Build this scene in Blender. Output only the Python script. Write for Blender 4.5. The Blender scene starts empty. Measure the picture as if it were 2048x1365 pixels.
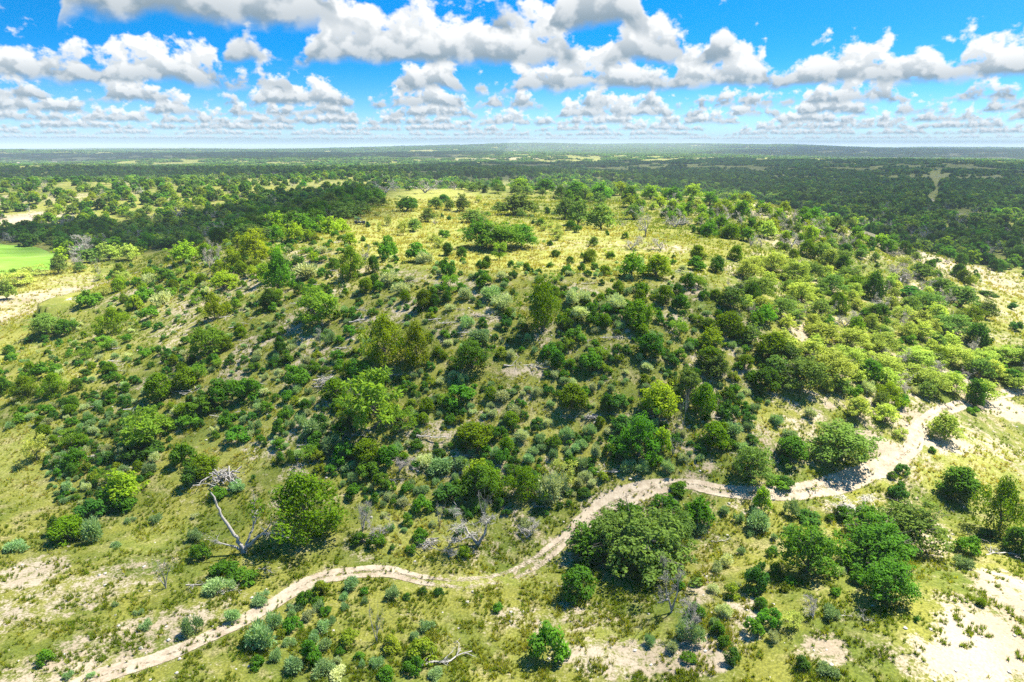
import bpy, bmesh, math
import numpy as np
from mathutils import Vector

# ------------------------------------------------------------------ camera, sky, sun, exposure
scene = bpy.context.scene
COL = scene.collection
F = 1365.0                                   # focal length in photo pixels (2048 wide)
CAM = np.array([0.0, 0.0, 50.0])
PITCH = math.atan((682.5 - 292.0) / F)
cam_d = bpy.data.cameras.new("camera")
cam_d.sensor_width = 36.0
cam_d.lens = 36.0 * F / 2048.0
cam_d.clip_start = 0.5
cam_d.clip_end = 120000.0
cam = bpy.data.objects.new("camera", cam_d)
cam.location = CAM
cam.rotation_euler = (math.pi / 2 - PITCH, 0, 0)
COL.objects.link(cam)
scene.camera = cam

SUN_EL, SUN_AZ = math.radians(60), math.radians(62)      # azimuth clockwise from +Y (straight ahead)
TO_SUN = np.array([math.sin(SUN_AZ) * math.cos(SUN_EL), math.cos(SUN_AZ) * math.cos(SUN_EL), math.sin(SUN_EL)])
sun_d = bpy.data.lights.new("sun", 'SUN')
sun_d.energy = 4.8
sun_d.angle = math.radians(0.53)
sun_d.color = (1.0, 0.95, 0.86)
sun = bpy.data.objects.new("sun", sun_d)
sun.rotation_euler = Vector(-TO_SUN).to_track_quat('-Z', 'Y').to_euler()
sun.location = (0, 0, 400)
COL.objects.link(sun)

scene.view_settings.view_transform = 'Standard'
scene.view_settings.look = 'None'
scene.view_settings.gamma = 1.0
scene.view_settings.exposure = 1.7
scene.view_settings.use_curve_mapping = False
scene.render.engine = 'CYCLES'
scene.cycles.use_denoising = False
scene.cycles.max_bounces = 5
scene.cycles.diffuse_bounces = 3
scene.cycles.transmission_bounces = 3
scene.cycles.transparent_max_bounces = 12
scene.cycles.volume_bounces = 0
scene.cycles.use_adaptive_sampling = True
scene.cycles.adaptive_threshold = 0.02
scene.cycles.sample_clamp_indirect = 6.0


class NT:
    """Small helper that writes node trees."""
    def __init__(s, tree):
        s.t = tree
        s.n = tree.nodes
        s.l = tree.links

    def node(s, kind, **kw):
        n = s.n.new(kind)
        for k, v in kw.items():
            setattr(n, k, v)
        return n

    def put(s, sock, v):
        if isinstance(v, bpy.types.NodeSocket):
            s.l.new(v, sock)
        elif v is not None:
            sock.default_value = v

    def math(s, op, a, b=None, c=None, clamp=False):
        n = s.node('ShaderNodeMath', operation=op, use_clamp=clamp)
        s.put(n.inputs[0], a)
        if b is not None:
            s.put(n.inputs[1], b)
        if c is not None:
            s.put(n.inputs[2], c)
        return n.outputs[0]

    def vmath(s, op, a, b=None, scale=None, out=0):
        n = s.node('ShaderNodeVectorMath', operation=op)
        s.put(n.inputs[0], a)
        if b is not None:
            s.put(n.inputs[1], b)
        if scale is not None:
            s.put(n.inputs['Scale'], scale)
        return n.outputs[out]

    def mix(s, fac, a, b, blend='MIX'):
        n = s.node('ShaderNodeMix', data_type='RGBA', blend_type=blend)
        s.put(n.inputs['Factor'], fac)
        s.put(n.inputs[6], a)
        s.put(n.inputs[7], b)
        return n.outputs[2]

    def rng(s, v, a, b, c=0.0, d=1.0, smooth=True):
        n = s.node('ShaderNodeMapRange', interpolation_type='SMOOTHSTEP' if smooth else 'LINEAR')
        s.put(n.inputs[0], v)
        for i, x in enumerate((a, b, c, d)):
            s.put(n.inputs[i + 1], x)
        return n.outputs[0]

    def noise(s, vec, scale=1.0, detail=3.0, rough=0.5, dims='3D', lac=2.0):
        n = s.node('ShaderNodeTexNoise', noise_dimensions=dims)
        s.put(n.inputs['Vector'], vec)
        s.put(n.inputs['Scale'], scale)
        s.put(n.inputs['Detail'], detail)
        s.put(n.inputs['Roughness'], rough)
        s.put(n.inputs['Lacunarity'], lac)
        return n.outputs[0]

    def xyz(s, x, y, z):
        n = s.node('ShaderNodeCombineXYZ')
        for i, v in enumerate((x, y, z)):
            s.put(n.inputs[i], v)
        return n.outputs[0]


def rgba(c):
    return (c[0], c[1], c[2], 1.0)


# ---- the world: blue daylight with ranks of flat-based cumulus out to the horizon
def build_world():
    w = bpy.data.worlds.new("World")
    scene.world = w
    w.use_nodes = True
    w.cycles.sampling_method = 'NONE'
    t = NT(w.node_tree)
    t.n.clear()
    out = t.node('ShaderNodeOutputWorld')
    bg = t.node('ShaderNodeBackground')
    bg.inputs['Strength'].default_value = 0.13
    t.l.new(bg.outputs[0], out.inputs[0])
    tc = t.node('ShaderNodeTexCoord')
    d = tc.outputs['Generated']
    sep = t.node('ShaderNodeSeparateXYZ')
    t.l.new(d, sep.inputs[0])
    x, y, z0 = sep.outputs
    z = t.math('MAXIMUM', z0, 0.006)
    sky = t.node('ShaderNodeTexSky', sky_type='NISHITA')
    sky.sun_disc = False
    sky.sun_elevation = SUN_EL
    sky.sun_rotation = SUN_AZ
    sky.air_density = 1.0
    sky.dust_density = 0.3
    sky.ozone_density = 3.0
    t.l.new(t.vmath('NORMALIZE', t.xyz(x, y, t.math('MULTIPLY_ADD', z, 3.4, 0.02))), sky.inputs[0])
    hs = t.node('ShaderNodeHueSaturation')
    hs.inputs['Hue'].default_value = 0.494
    hs.inputs['Saturation'].default_value = SKY_SAT
    hs.inputs['Value'].default_value = SKY_VAL
    t.l.new(sky.outputs[0], hs.inputs['Color'])
    skyc = hs.outputs[0]
    horizon = rgba(HORIZON)
    near_h = t.math('POWER', t.math('SUBTRACT', 1.0, t.rng(z, 0.0, 0.12, smooth=False)), 2.6)
    skyc = t.mix(near_h, skyc, horizon)

    # cumulus in ranks one behind the other; each rank is a belt of heaped cloud at its own distance (cloud base height = 1)
    az = t.math('ARCTAN2', x, y)
    el = t.math('DIVIDE', z, t.math('SQRT', t.math('ADD', t.math('MULTIPLY', x, x), t.math('MULTIPLY', y, y))))
    T = C = None
    for k, (dist, thr, gain, freq, spots) in enumerate(CLOUD_RANKS):
        X = t.math('MULTIPLY_ADD', az, dist, 19.7 * k + CLOUD_SEED)
        low = t.noise(t.xyz(X, 3.1 * k, 0.0), freq, 2.0, 0.55, '2D')
        for px, half, amt in spots:
            a0 = math.atan((px - 1024) / F / 1.07)
            low = t.math('ADD', low, t.rng(t.math('ABSOLUTE', t.math('SUBTRACT', az, a0)), half * 1.6 / F, half * 0.2 / F, 0.0, amt))
        bump = t.math('MULTIPLY', t.math('SUBTRACT', low, 0.5), 0.22)
        Y = t.math('SUBTRACT', t.math('MULTIPLY_ADD', el, dist, -1.0), bump)
        n = t.noise(t.xyz(X, t.math('MULTIPLY', Y, 1.25), 5.0 * k), 2.1, 4.0, 0.55, '2D')
        n2 = t.noise(t.xyz(t.math('ADD', X, 0.10), t.math('MULTIPLY_ADD', Y, 1.25, 0.16), 5.0 * k), 2.1, 2.0, 0.5, '2D')
        body = t.math('MINIMUM', t.math('MULTIPLY', t.math('MAXIMUM', t.math('SUBTRACT', low, thr), -0.12), gain), 0.62)
        dens = t.math('SUBTRACT', t.math('MULTIPLY_ADD', t.math('SUBTRACT', n, 0.5), 1.5, body), t.math('MULTIPLY', Y, 0.85))
        soft = 0.19 + 0.03 * k
        a = t.math('MULTIPLY', t.rng(dens, 0.0, soft), t.rng(t.math('MULTIPLY_ADD', t.math('SUBTRACT', n, 0.5), 0.30, Y), -0.10, 0.06 + 0.01 * k))
        lit = t.rng(t.math('SUBTRACT', n, n2), -0.10, 0.10)
        b = t.math('MULTIPLY_ADD', t.rng(Y, -0.02, 0.46, 0.0, 0.80), 1.0, t.math('MULTIPLY_ADD', lit, 0.42, -0.06), clamp=True)
        b = t.math('ADD', b, t.rng(dens, 0.30, 0.0, 0.0, 0.25), clamp=True)
        col = t.mix(b, rgba(CLOUD_DARK), rgba(CLOUD_LIT))
        col = t.mix(1.0 - math.exp(-0.0065 * dist), col, horizon)
        if T is None:
            C = t.mix(a, (0, 0, 0, 1), col)
            T = t.math('SUBTRACT', 1.0, a)
        else:
            ta = t.math('MULTIPLY', T, a)
            C = t.mix(1.0, C, t.mix(ta, (0, 0, 0, 1), col), 'ADD')
            T = t.math('MULTIPLY', T, t.math('SUBTRACT', 1.0, a))
    final = t.mix(1.0, t.mix(T, (0, 0, 0, 1), skyc), C, 'ADD')
    below = t.rng(z0, -0.02, 0.0)
    final = t.mix(below, rgba((0.9, 1.0, 0.6)), final)
    t.l.new(final, bg.inputs[0])


SKY_SAT, SKY_VAL = 1.5, 0.56
HORIZON = (1.18, 1.68, 1.98)
CLOUD_LIT, CLOUD_DARK = (2.60, 2.60, 2.58), (0.67, 0.90, 1.10)
CLOUD_SEED = 11.3
# distance, cover threshold, heaping, belt frequency, places (photo x, half width, more or less cloud)
CLOUD_RANKS = [
    (6.9, 0.60, 3.2, 0.75, [(400, 190, .28), (690, 100, .20), (1130, 180, .30), (2010, 90, .30), (175, 36, .25), (1640, 260, -.4), (40, 90, -.3), (860, 40, -.2)]),
    (9.7, 0.60, 3.4, 0.65, [(640, 150, .28), (970, 210, .34), (1320, 90, .24), (1455, 42, .27), (1700, 190, -.4), (330, 90, -.3), (60, 120, -.3), (1170, 40, -.1)]),
    (14.0, 0.54, 3.0, 0.6, [(110, 180, .30), (390, 80, .24), (850, 100, .24), (1230, 190, .28), (1440, 90, .20), (1850, 270, .32), (1555, 36, -.3), (650, 80, -.06)]),
    (19.5, 0.41, 2.6, 0.55, [(640, 110, .1), (1100, 120, .1)]),
    (26.0, 0.36, 2.6, 0.5, []),
    (35.0, 0.33, 2.6, 0.45, []),
    (49.0, 0.31, 2.6, 0.4, []),
    (72.0, 0.29, 2.4, 0.34, []),
    (115.0, 0.28, 2.4, 0.28, []),
]
build_world()

# ------------------------------------------------------------------ helpers
def _hash(ix, iy, seed):
    h = (ix.astype(np.int64) * 374761393 + iy.astype(np.int64) * 668265263 + seed * 974711) & 0xffffffff
    h = ((h ^ (h >> 13)) * 1274126177) & 0xffffffff
    return ((h ^ (h >> 16)) & 0xffff) / 65535.0


def vnoise(x, y, seed=0):
    x, y = np.asarray(x, float), np.asarray(y, float)
    ix, iy = np.floor(x), np.floor(y)
    fx, fy = x - ix, y - iy
    fx, fy = fx * fx * fx * (fx * (fx * 6 - 15) + 10), fy * fy * fy * (fy * (fy * 6 - 15) + 10)
    a, b = _hash(ix, iy, seed), _hash(ix + 1, iy, seed)
    c, d = _hash(ix, iy + 1, seed), _hash(ix + 1, iy + 1, seed)
    return (a + (b - a) * fx) * (1 - fy) + (c + (d - c) * fx) * fy


def fbm(x, y, seed=0, octaves=4, gain=0.5):
    s, a, t = 0.0, 1.0, 0.0
    for k in range(octaves):
        s = s + a * vnoise(x * 2 ** k + 17.3 * k, y * 2 ** k - 9.1 * k, seed + k)
        t += a
        a *= gain
    return s / t


def sstep(x, a, b):
    t = np.clip((x - a) / (b - a), 0, 1)
    return t * t * (3 - 2 * t)


def ray(px, py):
    u, v = (np.asarray(px, float) - 1024) / F, (np.asarray(py, float) - 682.5) / F
    d = np.stack([u, math.cos(PITCH) - v * math.sin(PITCH), -math.sin(PITCH) - v * math.cos(PITCH)], -1)
    return d / np.linalg.norm(d, axis=-1, keepdims=True)


def on_plane(px, py, z):
    d = ray(px, py)
    return CAM + d * ((z - CAM[2]) / d[..., 2:3])


def project(p):
    """world points -> photo pixels"""
    p = np.asarray(p, float) - CAM
    dep = p[..., 1] * math.cos(PITCH) - p[..., 2] * math.sin(PITCH)
    up = p[..., 1] * math.sin(PITCH) + p[..., 2] * math.cos(PITCH)
    return 1024 + F * p[..., 0] / dep, 682.5 - F * up / dep


def poly_sd(x, y, poly):
    """signed distance to a polygon (inside positive) and the outward direction's y component"""
    x, y = np.asarray(x, float), np.asarray(y, float)
    best = np.full(x.shape, 1e18)
    ny = np.zeros(x.shape)
    inside = np.zeros(x.shape, bool)
    n = len(poly)
    for i in range(n):
        ax, ay = poly[i]
        bx, by = poly[(i + 1) % n]
        ex, ey = bx - ax, by - ay
        t = np.clip(((x - ax) * ex + (y - ay) * ey) / (ex * ex + ey * ey), 0, 1)
        dx, dy = x - (ax + t * ex), y - (ay + t * ey)
        d2 = dx * dx + dy * dy
        m = d2 < best
        best = np.where(m, d2, best)
        ny = np.where(m, dy / np.sqrt(d2 + 1e-9), ny)
        c = ((ay > y) != (by > y)) & (x < ex * (y - ay) / (ey if ey else 1e-9) + ax)
        inside ^= c
    d = np.sqrt(best)
    return np.where(inside, d, -d), ny


# ------------------------------------------------------------------ the lie of the land
BASE_Z, TOP_Z = 3.0, 26.0
PLATEAU = on_plane(*np.array([(600, 468), (690, 495), (840, 535), (1000, 560), (1190, 562), (1320, 552), (1425, 515), (1515, 468),
                              (1600, 442), (1500, 402), (1300, 380), (1000, 376), (760, 381), (650, 418)], float).T, TOP_Z)[:, :2]


def height(x, y):
    x, y = np.asarray(x, float), np.asarray(y, float)
    r = np.hypot(x, y)
    sd, ny = poly_sd(x, y, PLATEAU)
    foot = 92 - 34 * np.clip(-ny, 0, 1)
    foot = foot * (0.86 + 0.3 * vnoise(x / 45, y / 45, 5))
    t = np.clip(1 + sd / foot, 0, 1)
    prof = 0.55 * t + 0.45 * t * t * (3 - 2 * t)
    z = BASE_Z + (TOP_Z - BASE_Z) * prof
    z = z + (fbm(x / 38, y / 38, 3, 3) - 0.5) * 3.4 * (0.35 + 0.65 * sstep(r, 60, 140))
    z = z + (fbm(x / 9, y / 9, 8, 2) - 0.5) * 0.7
    # near ground, a low rise of caliche beyond the track at the lower side
    z = z + 3.2 * np.exp(-(((x - 38) / 22) ** 2 + ((y - 58) / 14) ** 2))
    # far country: broad swells, a slope facing us at the side, long ridges at the skyline
    far = sstep(r, 330, 900)
    z = z + far * (fbm(x / 900, y / 900, 21, 3) - 0.5) * 34
    z = z + 14 * np.exp(-(((x + 330) / 190) ** 2 + ((y - 560) / 120) ** 2))
    z = z + sstep(r, 2500, 6500) * (fbm(x / 3100 + 3, y / 3100, 33, 3) - 0.45) * 70
    z = z + 52 * np.exp(-(((x - 1350) / 1700) ** 2 + ((y - 7200) / 1500) ** 2))
    z = z - sstep(r, 9000, 30000) * 60
    return z


def hit(px, py, tmax=14000.0):
    """first meeting of photo-pixel rays with the land"""
    d = ray(px, py).reshape(-1, 3)
    ts = np.concatenate([np.linspace(30, 460, 300), np.geomspace(462, tmax, 240)])
    pos = CAM + d[:, None, :] * ts[None, :, None]
    gap = pos[..., 2] - height(pos[..., 0], pos[..., 1])
    neg = gap < 0
    k = np.where(neg.any(1), neg.argmax(1), len(ts) - 1)
    k = np.maximum(k, 1)
    lo, hi = ts[k - 1], ts[k]
    for _ in range(14):
        m = (lo + hi) / 2
        p = CAM + d * m[:, None]
        b = p[:, 2] < height(p[:, 0], p[:, 1])
        hi = np.where(b, m, hi)
        lo = np.where(b, lo, m)
    p = CAM + d * hi[:, None]
    p[:, 2] = height(p[:, 0], p[:, 1])
    return p


def hit_poly(pts):
    a = np.array(pts, float)
    return hit(a[:, 0], a[:, 1])[:, :2]


# ------------------------------------------------------------------ meshes and materials
def mesh_from(name, verts, faces, mats=(), attrs=None, smooth=False, mat_index=None):
    """faces: array (n,3) or (n,4), or a list of such arrays"""
    me = bpy.data.meshes.new(name)
    verts = np.asarray(verts, np.float32)
    fl = faces if isinstance(faces, list) else [faces]
    fl = [np.asarray(f, np.int32) for f in fl if len(f)]
    me.vertices.add(len(verts))
    me.vertices.foreach_set("co", verts.ravel())
    loops = np.concatenate([f.ravel() for f in fl])
    sizes = np.concatenate([np.full(len(f), f.shape[1], np.int32) for f in fl])
    me.loops.add(len(loops))
    me.loops.foreach_set("vertex_index", loops)
    me.polygons.add(len(sizes))
    me.polygons.foreach_set("loop_start", np.concatenate([[0], np.cumsum(sizes)[:-1]]).astype(np.int32))
    if smooth:
        me.polygons.foreach_set("use_smooth", np.ones(len(sizes), bool))
    for m in mats:
        me.materials.append(m)
    if mat_index is not None:
        me.polygons.foreach_set("material_index", np.asarray(mat_index, np.int32))
    me.update(calc_edges=True)
    for k, (dom, vals) in (attrs or {}).items():
        vals = np.asarray(vals, np.float32)
        if vals.ndim == 2:
            at = me.attributes.new(k, 'FLOAT_COLOR', dom)
            at.data.foreach_set("color", vals.ravel())
        else:
            at = me.attributes.new(k, 'FLOAT', dom)
            at.data.foreach_set("value", vals)
    return me


def add(name, data, parent=None, loc=None, rotz=0.0, scale=None, label=None, cat=None, group=None, kind=None):
    o = bpy.data.objects.new(name, data)
    COL.objects.link(o)
    if parent is not None:
        o.parent = parent
    if loc is not None:
        o.location = loc
    if rotz:
        o.rotation_euler = (0, 0, rotz)
    if scale is not None:
        o.scale = scale
    for k, v in (("label", label), ("category", cat), ("group", group), ("kind", kind)):
        if v:
            o[k] = v
    return o


def new_mat(name):
    m = bpy.data.materials.new(name)
    m.use_nodes = True
    t = NT(m.node_tree)
    t.n.clear()
    return m, t, t.node('ShaderNodeOutputMaterial')


def leaf_mat(name, c, spread=0.45, trans=0.45, second=None):
    """foliage: light passes through the leaves; tone varies from plant to plant and from leaf to leaf"""
    m, t, out = new_mat(name)
    at = t.node('ShaderNodeAttribute', attribute_name='tone')
    oi = t.node('ShaderNodeObjectInfo')
    c2 = second or (c[0] * 1.5 + 0.012, c[1] * 1.42 + 0.012, c[2] * 1.1)
    c = [q * 0.86 for q in c]
    mixf = t.math('ADD', t.math('MULTIPLY', at.outputs['Fac'], 0.75), t.math('MULTIPLY', oi.outputs['Random'], 0.25), clamp=True)
    col = t.mix(mixf, rgba(c), rgba(c2))
    val = t.math('MULTIPLY_ADD', t.math('FRACT', t.math('MULTIPLY', oi.outputs['Random'], 7.31)), spread, 1 - spread / 2)
    hs = t.node('ShaderNodeHueSaturation')
    hs.inputs['Saturation'].default_value = 1.0
    t.put(hs.inputs['Value'], val)
    t.put(hs.inputs['Hue'], t.math('MULTIPLY_ADD', t.math('FRACT', t.math('MULTIPLY', oi.outputs['Random'], 3.77)), 0.03, 0.485))
    t.put(hs.inputs['Color'], col)
    d = t.node('ShaderNodeBsdfDiffuse')
    tr = t.node('ShaderNodeBsdfTranslucent')
    t.put(d.inputs[0], hs.outputs[0])
    t.put(tr.inputs[0], t.mix(1.0, hs.outputs[0], (1.25, 1.2, 0.7, 1), 'MULTIPLY'))
    mx = t.node('ShaderNodeMixShader')
    mx.inputs[0].default_value = trans
    t.l.new(d.outputs[0], mx.inputs[1])
    t.l.new(tr.outputs[0], mx.inputs[2])
    t.l.new(mx.outputs[0], out.inputs[0])
    return m


def wood_mat(name, c, c2, scale=6.0):
    m, t, out = new_mat(name)
    tc = t.node('ShaderNodeTexCoord')
    n = t.noise(t.vmath('MULTIPLY', tc.outputs['Object'], (3, 3, 0.8)), scale, 4, 0.6)
    b = t.node('ShaderNodeBsdfPrincipled')
    b.inputs['Roughness'].default_value = 0.85
    b.inputs['Specular IOR Level'].default_value = 0.2
    t.put(b.inputs['Base Color'], t.mix(t.rng(n, 0.3, 0.7), rgba(c), rgba(c2)))
    t.l.new(b.outputs[0], out.inputs[0])
    return m


def plain_mat(name, c, rough=0.6, metal=0.0, noise=0.15):
    m, t, out = new_mat(name)
    tc = t.node('ShaderNodeTexCoord')
    n = t.noise(tc.outputs['Object'], 9.0, 3, 0.6)
    b = t.node('ShaderNodeBsdfPrincipled')
    b.inputs['Roughness'].default_value = rough
    b.inputs['Metallic'].default_value = metal
    t.put(b.inputs['Base Color'], t.mix(t.rng(n, 0.25, 0.75), rgba([v * (1 - noise) for v in c]), rgba([min(1, v * (1 + noise)) for v in c])))
    t.l.new(b.outputs[0], out.inputs[0])
    return m


LEAF = {
    'J': [leaf_mat('juniper_dark', (0.054, 0.138, 0.015), trans=0.36), leaf_mat('juniper_olive', (0.118, 0.208, 0.011), trans=0.4), leaf_mat('juniper_yellow', (0.175, 0.255, 0.012), trans=0.4)],
    'O': [leaf_mat('oak_grey_green', (0.129, 0.217, 0.046)), leaf_mat('oak_green', (0.080, 0.185, 0.022)), leaf_mat('oak_pale', (0.302, 0.393, 0.077))],
    'G': [leaf_mat('leafy_green', (0.090, 0.225, 0.018)), leaf_mat('leafy_lime', (0.205, 0.315, 0.020)), leaf_mat('leafy_yellow', (0.25, 0.36, 0.014), second=(0.38, 0.48, 0.02))],
    'M': [leaf_mat('feathery_green', (0.166, 0.287, 0.031)), leaf_mat('feathery_pale', (0.302, 0.365, 0.094))],
    'S': [leaf_mat('shrub_deep', (0.056, 0.150, 0.026)), leaf_mat('shrub_green', (0.086, 0.205, 0.020)), leaf_mat('shrub_yellow', (0.165, 0.235, 0.022))],
    'B': [leaf_mat('sage_blue', (0.227, 0.358, 0.160), trans=0.3), leaf_mat('sage_silver', (0.408, 0.477, 0.259), trans=0.3)],
    'X': [leaf_mat('twig_grey', (0.33, 0.30, 0.26), trans=0.2, second=(0.48, 0.45, 0.40))],
}
LEAF_WORD = {'J': ['dark green', 'olive green', 'yellowish olive'], 'O': ['grey green', 'mid green', 'pale green'], 'G': ['bright green', 'lime green', 'yellow green'],
             'M': ['light green', 'pale green'], 'S': ['deep green', 'fresh green', 'yellowish green'], 'B': ['blue green', 'silvery grey']}
BARK = wood_mat('bark', (0.085, 0.070, 0.055), (0.20, 0.17, 0.14))
DEADWOOD = wood_mat('weathered_wood', (0.21, 0.19, 0.165), (0.45, 0.42, 0.37))
DARKWOOD = wood_mat('dark_dead_wood', (0.07, 0.055, 0.045), (0.17, 0.14, 0.12))


def unit(v):
    return v / (np.linalg.norm(v, axis=-1, keepdims=True) + 1e-9)


def leaves(rng, c, d, l, w, nrm=None):
    """rhombic leaf sprays: centres, directions, half length, half width, facing"""
    n = len(c)
    s = unit(np.cross(d, unit(rng.normal(size=(n, 3))))) if nrm is None else unit(np.cross(nrm, d))
    l = np.broadcast_to(np.asarray(l), (n,))[:, None]
    w = np.broadcast_to(np.asarray(w), (n,))[:, None]
    v = np.stack([c - d * l, c + s * w - d * l * 0.1, c + d * l, c - s * w + d * l * 0.1], 1).reshape(-1, 3)
    f = np.arange(4 * n, dtype=np.int32).reshape(n, 4)
    return v, f


def lump_cloud(rng, lumps, per, l, w, up=0.35, scatter=0.6, squash=0.85, fill=0.6, face=None):
    """many small leaves on and in a set of rounded clumps; tone per leaf and per clump"""
    V, Fc, T = [], [], []
    off = 0
    for cx, cy, cz, r in lumps:
        n = max(6, int(per * (r / 0.17) ** 2))
        u = unit(rng.normal(size=(n, 3)))
        rad = r * (fill + (1 - fill) * rng.random(n) ** 0.5) * (1 + 0.12 * rng.normal(size=n))
        c = np.array([cx, cy, cz]) + u * rad[:, None] * np.array([1, 1, squash])
        d = unit(u + np.array([0, 0, up]) + rng.normal(size=(n, 3)) * scatter)
        nrm = None
        if face is not None:                     # broad leaves turn their faces out of the clump
            nrm = unit(u + np.array([0, 0, 0.35]) + rng.normal(size=(n, 3)) * face)
            d = unit(np.cross(nrm, rng.normal(size=(n, 3))))
        v, f = leaves(rng, c, d, l * (0.7 + 0.6 * rng.random(n)), w * (0.7 + 0.6 * rng.random(n)), nrm)
        V.append(v)
        Fc.append(f + off)
        off += len(v)
        T.append(np.clip(rng.random() * 0.65 + rng.random(n) * 0.4 - 0.02, 0, 1))
    V = np.concatenate(V)
    T = np.concatenate(T)
    V[:, 2] = np.maximum(V[:, 2], 0.01)
    return V, np.concatenate(Fc), np.repeat(T, 4)


def tube(path, rad, sides=5):
    path, rad = np.asarray(path, float), np.asarray(rad, float)
    k = len(path)
    tan = unit(np.gradient(path, axis=0))
    ref = np.array([0.31, 0.93, 0.17]) if abs(tan[0] @ np.array([0.31, 0.93, 0.17])) < 0.9 else np.array([1.0, 0, 0])
    a = unit(np.cross(tan, ref))
    b = np.cross(tan, a)
    ang = np.arange(sides) / sides * 2 * math.pi
    v = path[:, None, :] + rad[:, None, None] * (a[:, None, :] * np.cos(ang)[None, :, None] + b[:, None, :] * np.sin(ang)[None, :, None])
    i, j = np.meshgrid(np.arange(k - 1), np.arange(sides), indexing='ij')
    j2 = (j + 1) % sides
    f = np.stack([i * sides + j, i * sides + j2, (i + 1) * sides + j2, (i + 1) * sides + j], -1).reshape(-1, 4)
    return v.reshape(-1, 3), f


class Tubes:
    def __init__(s):
        s.v, s.f, s.n = [], [], 0

    def add(s, path, rad, sides=5):
        v, f = tube(path, rad, sides)
        s.v.append(v)
        s.f.append(f + s.n)
        s.n += len(v)

    def arrays(s):
        return np.concatenate(s.v), np.concatenate(s.f)


def limb(rng, p0, p1, r0, r1, n=5, wob=0.08):
    p0, p1 = np.asarray(p0, float), np.asarray(p1, float)
    t = np.linspace(0, 1, n)[:, None]
    p = p0 + (p1 - p0) * t
    L = np.linalg.norm(p1 - p0)
    p[1:-1] += rng.normal(size=(n - 2, 3)) * wob * L
    return p, np.linspace(r0, r1, n)


def branching(rng, tb, p, d, L, r, depth, spread=0.75, up=0.15, n=5, sides=5, kids=(2, 4), crook=0.16):
    pts, rad = [np.array(p, float)], [r]
    d = unit(np.array(d, float))
    for i in range(n):
        d = unit(d + rng.normal(size=3) * crook + np.array([0, 0, up * 0.15]))
        pts.append(pts[-1] + d * L / n)
        rad.append(max(r * (1 - 0.75 * (i + 1) / n), 0.0042))
    tb.add(pts, rad, sides)
    if depth <= 0:
        return
    for _ in range(rng.integers(kids[0], kids[1] + 1)):
        k = rng.integers(max(1, n // 3), n + 1)
        nd = unit(d + rng.normal(size=3) * spread + np.array([0, 0, up]))
        branching(rng, tb, pts[k], nd, L * rng.uniform(0.45, 0.75), max(rad[k] * 0.8, 0.004), depth - 1, spread, up, max(3, n - 1), max(3, sides - 1), kids, crook)


# ------------------------------------------------------------------ one of each kind, in several growths (unit width and height)
def proto_juniper(seed, fine=1.0, per=78, leaf=(0.038, 0.022), rough=0.0):
    rng = np.random.default_rng(seed)
    lumps = []
    lean = rng.normal(size=2) * 0.06
    full = rng.uniform(0.75, 1.0)
    for k in range(int(64 * fine)):
        z = 0.06 + 0.88 * rng.random() ** 0.85
        R = 0.40 * min(1.0, (1.0 - z) * (1.5 + full) + 0.10) * min(1.0, 0.62 + z * 2.2)
        a = rng.random() * 6.2832
        rr = R * rng.uniform(0.55, 1.0 + rough) * (1 + (0.16 + rough * 0.4) * math.sin(3 * a + seed + 4 * z)) * (1 - rough + 2 * rough * (math.sin(5 * a + 7 * z + seed) > 0))
        lumps.append((rr * math.cos(a) + lean[0] * z, rr * math.sin(a) + lean[1] * z, z, rng.uniform(0.10 - 0.12 * rough, 0.17)))
    v, f, t = lump_cloud(rng, lumps, per, leaf[0], leaf[1], up=0.7, scatter=0.45, squash=1.15, fill=0.7, face=0.5)
    tb = Tubes()
    tb.add(*limb(rng, (0, 0, -0.08), (lean[0], lean[1], 0.8), 0.035, 0.008, 6, 0.03))
    for k in range(6):
        a = rng.random() * 6.28
        z = rng.uniform(0.08, 0.5)
        tb.add(*limb(rng, (0, 0, z), (0.3 * math.cos(a), 0.3 * math.sin(a), z + 0.18), 0.014, 0.004, 4))
    return (v, f, t), tb.arrays()


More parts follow.
